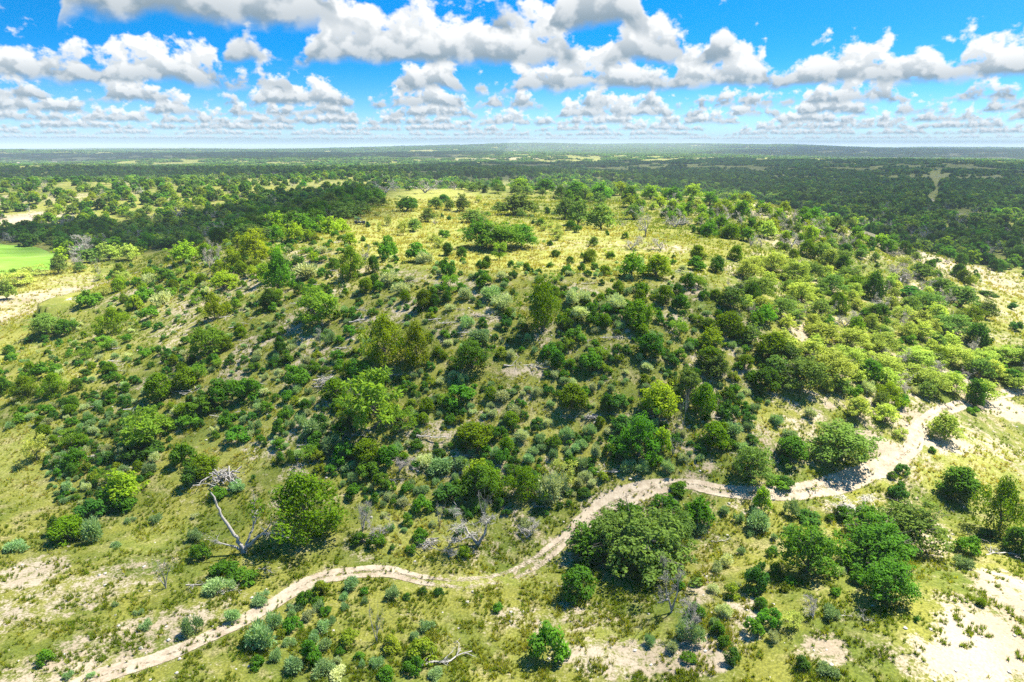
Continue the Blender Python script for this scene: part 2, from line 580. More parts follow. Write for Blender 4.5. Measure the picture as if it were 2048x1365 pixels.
def proto_round(seed, z0=0.13, nl=24, per=74, lr=(0.08, 0.19), leaf=(0.034, 0.023), flat=0.75, up=0.3, limbs=7, trunkr=0.035, spreadz=1.0, scatter=0.6, core=4):
    """broad-leaved crown carried on a forking trunk"""
    rng = np.random.default_rng(seed)
    lumps = []
    for k in range(nl):
        a = k * 2.39996 + rng.normal() * 0.3
        q = math.sqrt((k + 0.4) / nl)
        R = 0.35 * q * rng.uniform(0.75, 1.2)
        zt = z0 + (0.88 - z0) * (1 - q * q * 0.9) * rng.uniform(0.7, 1.0) * spreadz
        r = rng.uniform(*lr)
        lumps.append((R * math.cos(a), R * math.sin(a), min(zt, 1 - r * 0.85), r))
    for k in range(core):
        a = rng.random() * 6.28
        lumps.append((0.14 * math.cos(a), 0.14 * math.sin(a), z0 + (0.8 - z0) * rng.uniform(0.25, 0.7), rng.uniform(*lr)))
    small = [(cx + rng.normal() * r * 0.8, cy + rng.normal() * r * 0.8, cz + abs(rng.normal()) * r * 0.6, r * 0.45) for cx, cy, cz, r in lumps for _ in range(3)]
    v, f, t = lump_cloud(rng, lumps + small, per, leaf[0], leaf[1], up=up, squash=flat, scatter=scatter, fill=0.72, face=0.38)
    v[:, 2] = np.minimum(v[:, 2], 1.03)
    tb = Tubes()
    fork = np.array([rng.normal() * 0.03, rng.normal() * 0.03, z0 * 0.55 + 0.03])
    tb.add(*limb(rng, (0, 0, -0.08), fork, trunkr, trunkr * 0.75, 4, 0.05), 6)
    tips = []
    for k in range(limbs):
        cx, cy, cz, r = lumps[(k * 2 + 1) % nl]
        p, rad = limb(rng, fork, (cx, cy, cz), trunkr * 0.55, trunkr * 0.14, 6, 0.07)
        tb.add(p, rad)
        tips.append(p[4])
        for _ in range(2):
            o = lumps[rng.integers(nl)]
            e = p[3] + 0.5 * (np.array(o[:3]) - p[3])
            tb.add(*limb(rng, p[3], e, rad[3] * 0.6, 0.003, 4, 0.08), 4)
    for _ in range(5):
        a = rng.random() * 6.28
        r1, zz_ = rng.uniform(0.40, 0.56), rng.uniform(0.15, 0.75)
        st = tips[rng.integers(len(tips))]
        branching(rng, tb, st, (st[0] * 3 + 0.2 * math.cos(a), st[1] * 3 + 0.2 * math.sin(a), 0.3), r1 - 0.22, 0.007, 1, 0.6, 0.1, n=4, sides=4, kids=(1, 3))
    return (v, f, t), tb.arrays()


def proto_feathery(seed, per=62):
    rng = np.random.default_rng(seed)
    lumps = []
    for k in range(34):
        a = rng.random() * 6.28
        z = rng.uniform(0.14, 0.9)
        R = 0.42 * math.sqrt(max(0.05, 1 - ((z - 0.5) / 0.52) ** 2)) * math.sqrt(rng.random())
        lumps.append((R * math.cos(a), R * math.sin(a), z, rng.uniform(0.09, 0.16)))
    v, f, t = lump_cloud(rng, lumps, per, 0.052, 0.016, up=-0.25, scatter=0.7, fill=0.25)
    tb = Tubes()
    fork = np.array([rng.normal() * 0.08, rng.normal() * 0.08, 0.22])
    tb.add(*limb(rng, (0, 0, -0.08), fork, 0.028, 0.02, 4, 0.07))
    for k in range(9):
        c = lumps[k]
        tb.add(*limb(rng, fork, c[:3], 0.013, 0.003, 5, 0.07), 4)
    return (v, f, t), tb.arrays()


def proto_shrub(seed, per=86):
    rng = np.random.default_rng(seed)
    lumps = []
    for k in range(17):
        a = rng.random() * 6.28
        q = math.sqrt(rng.random())
        R = 0.36 * q
        lumps.append((R * math.cos(a), R * math.sin(a), (0.12 + 0.58 * (1 - q ** 2) * rng.uniform(0.6, 1.1)), rng.uniform(0.11, 0.2)))
    v, f, t = lump_cloud(rng, lumps, per, 0.046, 0.030, up=0.6, scatter=0.5, fill=0.7, face=0.4)
    v[:, 2] = np.minimum(v[:, 2], 1.1)
    return v, f, t


def proto_sage(seed, n=1500):
    """spiky grey shrub: stiff leaves raying out of several stools"""
    rng = np.random.default_rng(seed)
    stools = [(rng.normal() * 0.16, rng.normal() * 0.16, rng.uniform(0.05, 0.3)) for _ in range(7)]
    C, D = [], []
    for sx, sy, sz in stools:
        m = n // 7
        u = unit(rng.normal(size=(m, 3)) + np.array([sx * 2.5, sy * 2.5, 0.75]))
        u[:, 2] = np.abs(u[:, 2])
        rad = rng.uniform(0.12, 0.40, m)
        C.append(np.array([sx, sy, sz]) + u * rad[:, None] * np.array([0.85, 0.85, 1.25]))
        D.append(unit(u + rng.normal(size=(m, 3)) * 0.28))
    c, d = np.concatenate(C), np.concatenate(D)
    v, f = leaves(rng, c, d, 0.072 * (0.6 + 0.8 * rng.random(len(c))), 0.021)
    t = np.repeat(np.clip(rng.random(len(c)), 0, 1), 4)
    v[:, 2] = np.clip(v[:, 2], 0.0, 1.05)
    return v, f, t


def proto_dead(seed, twigs=0.0, stems=2, depth=3, spread=0.75, up=0.1):
    rng = np.random.default_rng(seed)
    tb = Tubes()
    tb.add([(0, 0, -0.08), (0, 0, 0.04), (0.01, 0, 0.10)], [0.040, 0.032, 0.026], 6)
    for k in range(stems):
        a = k * 6.28 / stems + rng.random() * 1.5
        branching(rng, tb, (0, 0, 0.03), (math.cos(a) * 0.55, math.sin(a) * 0.55, 0.9), rng.uniform(0.45, 0.62), 0.032, depth, spread, up, n=6, kids=(2, 4), crook=0.2)
    v, f = tb.arrays()
    v[:, 2] = np.maximum(v[:, 2], -0.08)
    top = v[:, 2].max()
    v[:, 2] = np.where(v[:, 2] > 0, v[:, 2] / top, v[:, 2])
    w = np.abs(v[:, :2]).max()
    v[:, :2] *= 0.5 / w
    tw = None
    if twigs:
        n = int(900 * twigs)
        c = v[rng.integers(len(v), size=n)] + rng.normal(size=(n, 3)) * 0.03
        c = c[c[:, 2] > 0.25]
        d = unit(c - np.array([0, 0, 0.1]) + rng.normal(size=c.shape) * 0.5)
        vv, ff = leaves(rng, c, d, 0.05, 0.0035)
        tw = (vv, ff, np.repeat(rng.random(len(c)), 4))
    return tw, (v, f)


def proto_fallen(seed):
    """a fallen dead limb lying on the ground with its crooked side branches"""
    rng = np.random.default_rng(seed)
    tb = Tubes()
    n = 8
    xs = np.linspace(-0.5, 0.5, n)
    p = np.stack([xs, np.cumsum(rng.normal(size=n)) * 0.035, 0.05 + 0.08 * rng.random(n)], 1)
    tb.add(p, np.linspace(0.028, 0.009, n), 6)
    for k in range(7):
        i = rng.integers(1, n)
        d = np.array([0.7, rng.choice([-1, 1]) * rng.uniform(0.4, 1.1), rng.uniform(0.0, 0.7)])
        branching(rng, tb, p[i], d, rng.uniform(0.12, 0.36), 0.013, 2, 0.7, 0.0, n=4, sides=4, kids=(1, 3))
    v, f = tb.arrays()
    v[:, 2] = np.clip(v[:, 2], 0.0, 0.5)
    return v, f


def tree_meshes(kind, maker, seeds):
    out = []
    for s in seeds:
        (v, f, t), (tv, tf) = maker(s)
        fx = 0.5 / np.percentile(np.hypot(v[:, 0], v[:, 1]), 96)
        fz = 1.0 / np.percentile(v[:, 2], 99.5)
        v, tv = v * np.array([fx, fx, fz]), tv * np.array([fx, fx, fz])
        out.append((mesh_from(kind + '_crown', v, f, [LEAF[kind][0]], {'tone': ('POINT', t)}),
                    mesh_from(kind + '_trunk', tv, tf, [BARK], smooth=True)))
    return out


def shrub_meshes(kind, maker, seeds):
    out = []
    for s in seeds:
        v, f, t = maker(s)
        fx = 0.5 / np.percentile(np.hypot(v[:, 0], v[:, 1]), 96)
        v = v * np.array([fx, fx, 1.0 / np.percentile(v[:, 2], 99)])
        out.append((mesh_from(kind + '_bush', v, f, [LEAF[kind][0]], {'tone': ('POINT', t)}), None))
    return out


PROTO = {
    'J': tree_meshes('J', proto_juniper, range(10, 16)),
    'O': tree_meshes('O', lambda s: proto_round(s), range(20, 26)),
    'G': tree_meshes('G', lambda s: proto_round(s, z0=0.08, nl=28, per=80, lr=(0.075, 0.17), leaf=(0.034, 0.024), flat=0.95, up=0.45), range(30, 35)),
    'M': tree_meshes('M', proto_feathery, range(40, 45)),
    'S': shrub_meshes('S', proto_shrub, range(50, 57)),
    'B': shrub_meshes('B', proto_sage, range(60, 66)),
}
BIG = {                           # the same growths with finer foliage, for the large trees close by
    'J': tree_meshes('J', lambda s: proto_juniper(s, 1.15, 150, (0.026, 0.015), 0.30), (16, 17, 18)),
    'O': tree_meshes('O', lambda s: proto_round(s, nl=30, per=190, lr=(0.07, 0.17), leaf=(0.021, 0.014)), (26, 27, 28)),
    'G': tree_meshes('G', lambda s: proto_round(s, z0=0.08, nl=32, per=190, lr=(0.07, 0.16), leaf=(0.021, 0.015), flat=0.95, up=0.45), (35, 36)),
    'M': tree_meshes('M', lambda s: proto_feathery(s, 110), (45, 46)),
}
DEAD = []
for s_, tw_ in ((70, 0), (71, 0), (72, 0.5), (73, 1.0), (74, 1.0), (75, 0.8)):
    tw, (v_, f_) = proto_dead(s_, tw_, stems=2 + s_ % 3, depth=3)
    DEAD.append((mesh_from('twigs', tw[0], tw[1], [LEAF['X'][0]], {'tone': ('POINT', tw[2])}) if tw else None, mesh_from('dead_trunk', v_, f_, [DEADWOOD], smooth=True)))
FALLEN = [mesh_from('fallen_limb', *proto_fallen(s_), [DEADWOOD], smooth=True) for s_ in range(80, 85)]

# ------------------------------------------------------------------ what covers the ground: bare caliche, dry meadow, lush grass
# photo px, py, radius x, radius y, amount
BARE = [(150, 1190, 230, 60, .55), (250, 1285, 300, 55, .60), (60, 1150, 90, 36, .75), (100, 1345, 170, 40, .70), (420, 1340, 120, 30, .3),
        (1100, 1235, 200, 45, .50), (1250, 1315, 210, 50, .72), (1400, 1310, 90, 60, .80), (1400, 1175, 40, 60, .60), (1480, 1240, 60, 80, .62),
        (1970, 1290, 110, 90, 1.0), (2010, 1180, 70, 50, .85), (1930, 1340, 130, 50, .95), (1650, 1300, 70, 45, .80), (1860, 1080, 50, 50, .60), (1830, 1330, 110, 40, .60), (1930, 1220, 70, 40, .7),
        (1830, 850, 90, 40, .95), (1760, 895, 70, 30, .95), (1980, 800, 110, 30, .9), (1900, 845, 150, 45, .55), (2000, 850, 90, 40, .35), (1900, 920, 80, 30, .25), (2030, 940, 60, 40, .3),
        (1990, 560, 60, 16, .6), (2030, 620, 50, 30, .5), (2020, 680, 50, 20, .45), (1710, 466, 60, 10, .7), (1850, 508, 60, 9, .75), (1780, 486, 40, 7, .6), (1640, 455, 20, 6, .5), (1910, 530, 40, 8, .6),
        (100, 590, 90, 16, .72), (40, 618, 60, 10, .6), (150, 560, 70, 14, .5), (10, 640, 50, 14, .7),
        (950, 640, 90, 36, .5), (900, 665, 50, 26, .55), (1050, 742, 80, 22, .6), (1380, 572, 26, 16, .9), (1345, 645, 30, 26, .7), (1500, 745, 26, 18, .7), (1460, 695, 36, 18, .7), (1595, 655, 40, 26, .8), (1640, 800, 40, 20, .55), (1630, 830, 26, 14, .7),
        (740, 640, 40, 20, .4), (470, 570, 60, 18, .6), (400, 600, 60, 20, .7), (520, 560, 30, 18, .6), (620, 520, 40, 20, .6), (370, 640, 20, 40, .5), (330, 690, 14, 40, .5),
        (690, 690, 30, 20, .4), (1220, 700, 30, 20, .4), (1150, 700, 30, 16, .3), (1000, 690, 30, 16, .35), (830, 640, 40, 16, .3), (1640, 690, 60, 20, .5), (1740, 700, 60, 20, .4), (1560, 690, 40, 16, .5),
        (1150, 492, 170, 16, .40), (1330, 498, 70, 12, .55), (1270, 540, 60, 12, .35), (860, 470, 60, 8, .25), (1000, 525, 60, 10, .25),
        (60, 437, 90, 14, .9), (20, 400, 60, 12, .7), (150, 395, 90, 12, .55), (330, 400, 40, 12, .5), (240, 385, 70, 10, .5), (60, 365, 60, 6, .4), (80, 327, 100, 4, .9),
        (1870, 370, 9, 30, .7), (1862, 402, 22, 5, .9), (1925, 432, 26, 8, .45), (1920, 480, 16, 12, .9), (1905, 470, 30, 4, .8), (1680, 307, 30, 2, .8), (1000, 318, 160, 3, .6), (1330, 296, 150, 3, .5)]
DRY = [(820, 455, 190, 50, .95), (1000, 520, 220, 40, .95), (1150, 475, 200, 40, .9), (1280, 520, 120, 26, .9), (880, 400, 110, 22, .85), (720, 450, 60, 16, 1.0), (1000, 410, 60, 16, .8),
       (30, 900, 90, 60, .75), (90, 950, 50, 60, .5), (180, 745, 60, 26, .8), (100, 560, 110, 40, .75), (60, 600, 110, 50, .6), (30, 700, 60, 30, .5), (60, 770, 60, 20, .5), (450, 900, 90, 60, .55), (520, 920, 70, 30, .6),
       (300, 1080, 90, 30, .5), (1200, 1280, 240, 60, .45), (830, 1060, 110, 60, .55), (950, 1160, 160, 20, .7), (760, 980, 60, 30, .6), (1850, 950, 90, 30, .8), (1960, 920, 110, 60, .7), (1990, 560, 80, 40, .5), (2030, 600, 60, 60, .6),
       (1760, 960, 60, 16, .6), (1090, 860, 60, 50, .5), (1520, 850, 60, 40, .6), (620, 690, 70, 26, .4), (400, 590, 80, 30, .6), (150, 420, 150, 30, .5), (560, 720, 80, 50, .4), (1230, 560, 60, 30, .7)]


def blobs(x, y, lst):
    out = np.zeros(x.shape)
    a = np.array(lst, float)
    c = hit(a[:, 0], a[:, 1])
    e = hit(a[:, 0] + a[:, 2], a[:, 1])
    lo, hi = hit(a[:, 0], a[:, 1] + a[:, 3]), hit(a[:, 0], a[:, 1] - a[:, 3])
    wob = 0.72 + 0.56 * fbm(x / 7.0, y / 7.0, 44, 3)
    for k in range(len(a)):
        rx = abs(e[k, 0] - c[k, 0])
        ry = min(np.hypot(*(hi[k, :2] - lo[k, :2])) / 2, 8 * rx + 4)
        vd = unit(c[k, :2])
        dx, dy = x - c[k, 0], y - c[k, 1]
        al, ac = dx * vd[0] + dy * vd[1], dx * vd[1] - dy * vd[0]
        q = np.sqrt((al / ry) ** 2 + (ac / rx) ** 2) * wob
        out = np.maximum(out, a[k, 4] * (1 - sstep(q, 0.45, 1.25)))
    return out


TRACK_PX = [(90, 1400), (200, 1352), (300, 1322), (420, 1272), (520, 1222), (590, 1180), (640, 1156), (700, 1146), (770, 1142), (840, 1158), (920, 1166), (1000, 1156), (1060, 1132),
            (1115, 1090), (1165, 1045), (1225, 1006), (1300, 976), (1370, 968), (1440, 980), (1520, 986), (1600, 982), (1680, 966), (1740, 943), (1790, 922), (1825, 893), (1838, 860), (1862, 832), (1930, 806), (2010, 788), (2120, 768)]
WORN = [1, 1, 1, 1, 1, 1, .8, .7, .75, .5, .12, .22, .35, .6, .95, 1, .9, .7, .7, .75, .8, .85, 1, 1, 1, 1, .85, .7, .7, .6]


def smooth_line(pts, vals, step=0.4):
    pts = np.asarray(pts, float)
    t = np.arange(len(pts))
    tt = np.linspace(0, len(pts) - 1, len(pts) * 24)
    i = np.clip(tt.astype(int), 0, len(pts) - 2)
    u = (tt - i)[:, None]
    p0, p1, p2, p3 = pts[np.maximum(i - 1, 0)], pts[i], pts[i + 1], pts[np.minimum(i + 2, len(pts) - 1)]
    c = 0.5 * (2 * p1 + (p2 - p0) * u + (2 * p0 - 5 * p1 + 4 * p2 - p3) * u ** 2 + (3 * p1 - p0 - 3 * p2 + p3) * u ** 3)
    v = np.interp(tt, t, vals)
    s = np.concatenate([[0], np.cumsum(np.hypot(*np.diff(c, axis=0).T))])
    g = np.arange(0, s[-1], step)
    return np.stack([np.interp(g, s, c[:, 0]), np.interp(g, s, c[:, 1])], 1), np.interp(g, s, v)


TRACK, TRACK_W = smooth_line(hit_poly(TRACK_PX), WORN)
tr_s = TRACK[::4]


def track_dist(x, y):
    out = np.full(np.shape(x), 1e9)
    for q in tr_s:
        out = np.minimum(out, (x - q[0]) ** 2 + (y - q[1]) ** 2)
    return np.sqrt(out)


FIELD = hit_poly([(-160, 470), (0, 489), (60, 494), (112, 508), (122, 522), (95, 538), (0, 548), (-160, 560)])
POND = hit(150, 597)[0]


def build_ground():
    ang = np.concatenate([np.linspace(-46, 46, 560), np.linspace(46, 314, 70)[1:-1]]) * math.pi / 180
    rad = np.concatenate([np.linspace(3, 26, 5), np.geomspace(28, 420, 400), np.geomspace(420, 34000, 215)[1:]])
    A, R = np.meshgrid(ang, rad)
    X, Y = R * np.sin(A), R * np.cos(A)
    Z = height(X, Y)
    near = (R < 170)
    td = np.full(X.shape, 99.0)
    td[near] = track_dist(X[near], Y[near])
    Z = Z - 0.09 * (1 - sstep(td, 1.5, 2.4))
    pd = np.hypot(X - POND[0], (Y - POND[1]) / 1.7)
    Z = np.where(pd < 2.0, np.minimum(Z, POND[2] - 0.15), np.where(pd < 7.0, np.maximum(Z, POND[2] + 0.05 + 0.25 * sstep(pd, 5.5, 2.2)), Z))
    fsd, _ = poly_sd(X, Y, FIELD)
    Z = np.where(fsd > -3, Z - 0.5 * sstep(fsd, -3, 0), Z)
    nr, na = X.shape
    i, j = np.meshgrid(np.arange(nr - 1), np.arange(na), indexing='ij')
    j2 = (j + 1) % na
    f = np.stack([i * na + j, i * na + j2, (i + 1) * na + j2, (i + 1) * na + j], -1).reshape(-1, 4)
    bare = np.clip(blobs(X, Y, BARE), 0, 1)
    bare = np.maximum(bare, 0.42 * (1 - sstep(td, 0.9, 2.6)))
    far = sstep(R, 300, 900)
    sl = sstep(poly_sd(X, Y, PLATEAU)[0], -75, -45) * (1 - sstep(poly_sd(X, Y, PLATEAU)[0], -6, 4))
    bare = np.maximum(bare, sl * (0.22 + 0.35 * sstep(fbm(X / 6, Y / 6, 15, 3), 0.45, 0.7)))
    bare = np.maximum(bare, 0.16 * (R < 130))
    bare = np.maximum(bare, far * 0.38 * sstep(fbm(X / 160, Y / 160, 61, 3), 0.60, 0.72))
    dry = np.clip(blobs(X, Y, DRY), 0, 1)
    dry = np.maximum(dry, far * 0.6 * sstep(fbm(X / 210, Y / 210, 71, 3), 0.5, 0.7))
    me = mesh_from('ground', np.stack([X, Y, Z], -1).reshape(-1, 3), f, [ground_mat()], {'bare': ('POINT', bare.ravel()), 'dry': ('POINT', dry.ravel())}, smooth=True)
    return add('ground', me, kind='structure', label='rolling ground of grass and pale bare caliche')


def ground_mat():
    m, t, out = new_mat('ground')
    pos = t.node('ShaderNodeNewGeometry').outputs['Position']
    bare = t.node('ShaderNodeAttribute', attribute_name='bare').outputs['Fac']
    dry = t.node('ShaderNodeAttribute', attribute_name='dry').outputs['Fac']
    n1 = t.noise(pos, 0.85, 5, 0.62)
    n2 = t.noise(pos, 0.10, 4, 0.55)
    n3 = t.noise(pos, 4.2, 3, 0.6)
    n4 = t.noise(pos, 0.33, 3, 0.5)
    green = t.mix(t.rng(n2, 0.35, 0.65), rgba((0.085, 0.115, 0.016)), rgba((0.185, 0.185, 0.034)))
    straw = t.mix(t.rng(n1, 0.3, 0.7), rgba((0.190, 0.215, 0.034)), rgba((0.31, 0.30, 0.080)))
    grass = t.mix(t.math('MULTIPLY', t.math('ADD', dry, t.rng(n4, 0.45, 0.72, 0.0, 0.35), clamp=True), 0.85), green, straw)
    brown = t.mix(t.rng(n3, 0.35, 0.65), rgba((0.17, 0.13, 0.07)), rgba((0.31, 0.25, 0.15)))
    grass = t.mix(t.rng(n4, 0.52, 0.70, 0.0, 0.45), grass, brown)
    grass = t.mix(t.rng(n3, 0.30, 0.70), t.mix(1.0, grass, (0.6, 0.62, 0.6, 1), 'MULTIPLY'), t.mix(1.0, grass, (1.25, 1.22, 1.2, 1), 'MULTIPLY'))
    soil = t.mix(t.rng(n2, 0.3, 0.7), rgba((0.30, 0.24, 0.16)), rgba((0.43, 0.36, 0.255)))
    soil = t.mix(t.rng(n3, 0.25, 0.75), t.mix(1.0, soil, (0.72, 0.71, 0.70, 1), 'MULTIPLY'), soil)
    k = t.math('ADD', t.math('MULTIPLY', n1, 0.62), t.math('MULTIPLY', n3, 0.38))
    edge = t.math('MULTIPLY_ADD', bare, -0.34, 0.69)
    mask = t.rng(t.math('SUBTRACT', k, edge), -0.07, 0.08)
    col = t.mix(mask, grass, soil)
    b = t.node('ShaderNodeBsdfPrincipled')
    b.inputs['Roughness'].default_value = 0.95
    b.inputs['Specular IOR Level'].default_value = 0.1
    t.put(b.inputs['Base Color'], col)
    bump = t.node('ShaderNodeBump')
    bump.inputs['Strength'].default_value = 0.6
    bump.inputs['Distance'].default_value = 0.25
    t.put(bump.inputs['Height'], t.math('SUBTRACT', n1, t.math('MULTIPLY', mask, 0.25)))
    t.put(b.inputs['Normal'], bump.outputs[0])
    t.l.new(b.outputs[0], out.inputs[0])
    return m


def build_track():
    tan = unit(np.gradient(TRACK, axis=0))
    nor = np.stack([tan[:, 1], -tan[:, 0]], 1)
    s = np.arange(len(TRACK)) * 0.4
    off = np.linspace(-1, 1, 13)
    half = 1.45 + 0.45 * (fbm(s / 4.5, s * 0 + 3, 12, 3) - 0.5) * 2
    half = half + 0.5 * sstep(TRACK[:, 0], 33, 40) * (1 - sstep(TRACK[:, 0], 52, 62))
    half = half + 0.9 * np.exp(-((TRACK[:, 0] - hit(1235, 1004)[0][0]) / 5.0) ** 2)
    P = TRACK[:, None, :] + nor[:, None, :] * (off[None, :] * half[:, None])[..., None]
    Z = height(P[..., 0], P[..., 1]) - 0.02 - 0.05 * np.exp(-((np.abs(off) - 0.45) / 0.22) ** 2)[None, :]
    n, k = P.shape[:2]
    i, j = np.meshgrid(np.arange(n - 1), np.arange(k - 1), indexing='ij')
    f = np.stack([i * k + j, i * k + j + 1, (i + 1) * k + j + 1, (i + 1) * k + j], -1).reshape(-1, 4)
    side = np.broadcast_to(off[None, :], (n, k))
    worn = np.broadcast_to(TRACK_W[:, None], (n, k))
    m, t, out = new_mat('track_dirt')
    pos = t.node('ShaderNodeNewGeometry').outputs['Position']
    sd = t.node('ShaderNodeAttribute', attribute_name='side').outputs['Fac']
    wn = t.node('ShaderNodeAttribute', attribute_name='worn').outputs['Fac']
    ab = t.math('ABSOLUTE', sd)
    n1 = t.noise(pos, 0.9, 4, 0.6)
    n2 = t.noise(pos, 5.0, 3, 0.6)
    n3 = t.noise(pos, 0.16, 2, 0.5)
    soil = t.mix(t.rng(n1, 0.3, 0.7), rgba((0.33, 0.265, 0.185)), rgba((0.46, 0.39, 0.285)))
    soil = t.mix(t.rng(n2, 0.3, 0.7), t.mix(1.0, soil, (0.75, 0.73, 0.70, 1), 'MULTIPLY'), soil)
    rut = t.math('SUBTRACT', 1.0, t.rng(t.math('ABSOLUTE', t.math('SUBTRACT', ab, 0.45)), 0.12, 0.42))
    keep = t.math('ADD', t.math('MULTIPLY', rut, 0.34), t.math('MULTIPLY', wn, 0.60))
    keep = t.math('SUBTRACT', keep, t.rng(ab, 0.55, 1.0, 0.0, 0.95))
    keep = t.math('ADD', keep, t.math('MULTIPLY', t.math('SUBTRACT', t.math('MULTIPLY_ADD', n2, 0.5, t.math('MULTIPLY', n1, 0.5)), 0.5), 1.9))
    keep = t.math('SUBTRACT', keep, t.rng(n3, 0.45, 0.7, 0.0, 0.22))
    alpha = t.rng(keep, 0.25, 0.58)
    d = t.node('ShaderNodeBsdfDiffuse')
    t.put(d.inputs[0], soil)
    tp = t.node('ShaderNodeBsdfTransparent')
    mx = t.node('ShaderNodeMixShader')
    t.put(mx.inputs[0], alpha)
    t.l.new(tp.outputs[0], mx.inputs[1])
    t.l.new(d.outputs[0], mx.inputs[2])
    t.l.new(mx.outputs[0], out.inputs[0])
    me = mesh_from('dirt_track', np.concatenate([P, Z[..., None]], -1).reshape(-1, 3), f, [m], {'side': ('POINT', side.ravel()), 'worn': ('POINT', worn.ravel())}, smooth=True)
    add('dirt_track', me, kind='structure', label='pale rutted dirt track winding round the foot of the hill')


def build_field_and_pond():
    x0, y0 = FIELD.min(0)
    x1, y1 = FIELD.max(0)
    X, Y = np.meshgrid(np.linspace(x0 - 6, x1 + 6, 90), np.linspace(y0 - 6, y1 + 6, 90))
    sd, _ = poly_sd(X, Y, FIELD)
    Z = height(X, Y) + 0.06 - 0.9 * (1 - sstep(sd, -6, 1.5))
    i, j = np.meshgrid(np.arange(89), np.arange(89), indexing='ij')
    f = np.stack([i * 90 + j, i * 90 + j + 1, (i + 1) * 90 + j + 1, (i + 1) * 90 + j], -1).reshape(-1, 4)
    f = f[(sd.ravel()[f] > -5).all(1)]
    m, t, out = new_mat('young_crop')
    pos = t.node('ShaderNodeNewGeometry').outputs['Position']
    n = t.noise(t.vmath('MULTIPLY', pos, (0.03, 0.22, 0.1)), 1.0, 4, 0.6)
    n2 = t.noise(pos, 0.03, 3, 0.5)
    col = t.mix(t.rng(n, 0.3, 0.7), rgba((0.105, 0.215, 0.022)), rgba((0.18, 0.29, 0.05)))
    col = t.mix(t.rng(n2, 0.5, 0.72, 0.0, 0.6), col, rgba((0.26, 0.31, 0.09)))
    b = t.node('ShaderNodeBsdfDiffuse')
    t.put(b.inputs[0], col)
    t.l.new(b.outputs[0], out.inputs[0])
    add('crop_field', mesh_from('crop_field', np.stack([X, Y, Z], -1).reshape(-1, 3), f, [m], smooth=True), kind='structure', label='bright green crop field below the dark woods')
    # small pale pool on the bare flat
    a = np.linspace(0, 2 * math.pi, 48, endpoint=False)
    rr = 1 + 0.22 * np.sin(2 * a + 1) + 0.12 * np.sin(5 * a)
    rx = 2.7
    px, py = POND[0] + rr * rx * np.cos(a), POND[1] + rr * rx * 1.7 * np.sin(a)
    z = float(height(POND[0], POND[1])) - 0.02
    v = np.stack([px, py, np.full(48, z)], 1)
    v = np.concatenate([v, [[POND[0], POND[1], z]]])
    w, t, out = new_mat('pool_water')
    b = t.node('ShaderNodeBsdfPrincipled')
    b.inputs['Base Color'].default_value = (0.34, 0.34, 0.27, 1)
    b.inputs['Roughness'].default_value = 0.25
    t.l.new(b.outputs[0], out.inputs[0])
    add('water', mesh_from('water', v, np.array([[48, k, (k + 1) % 48] for k in range(48)]), [w]), kind='structure', label='small pale pool on the bare flat beyond the hill foot')


build_ground()
build_track()
build_field_and_pond()

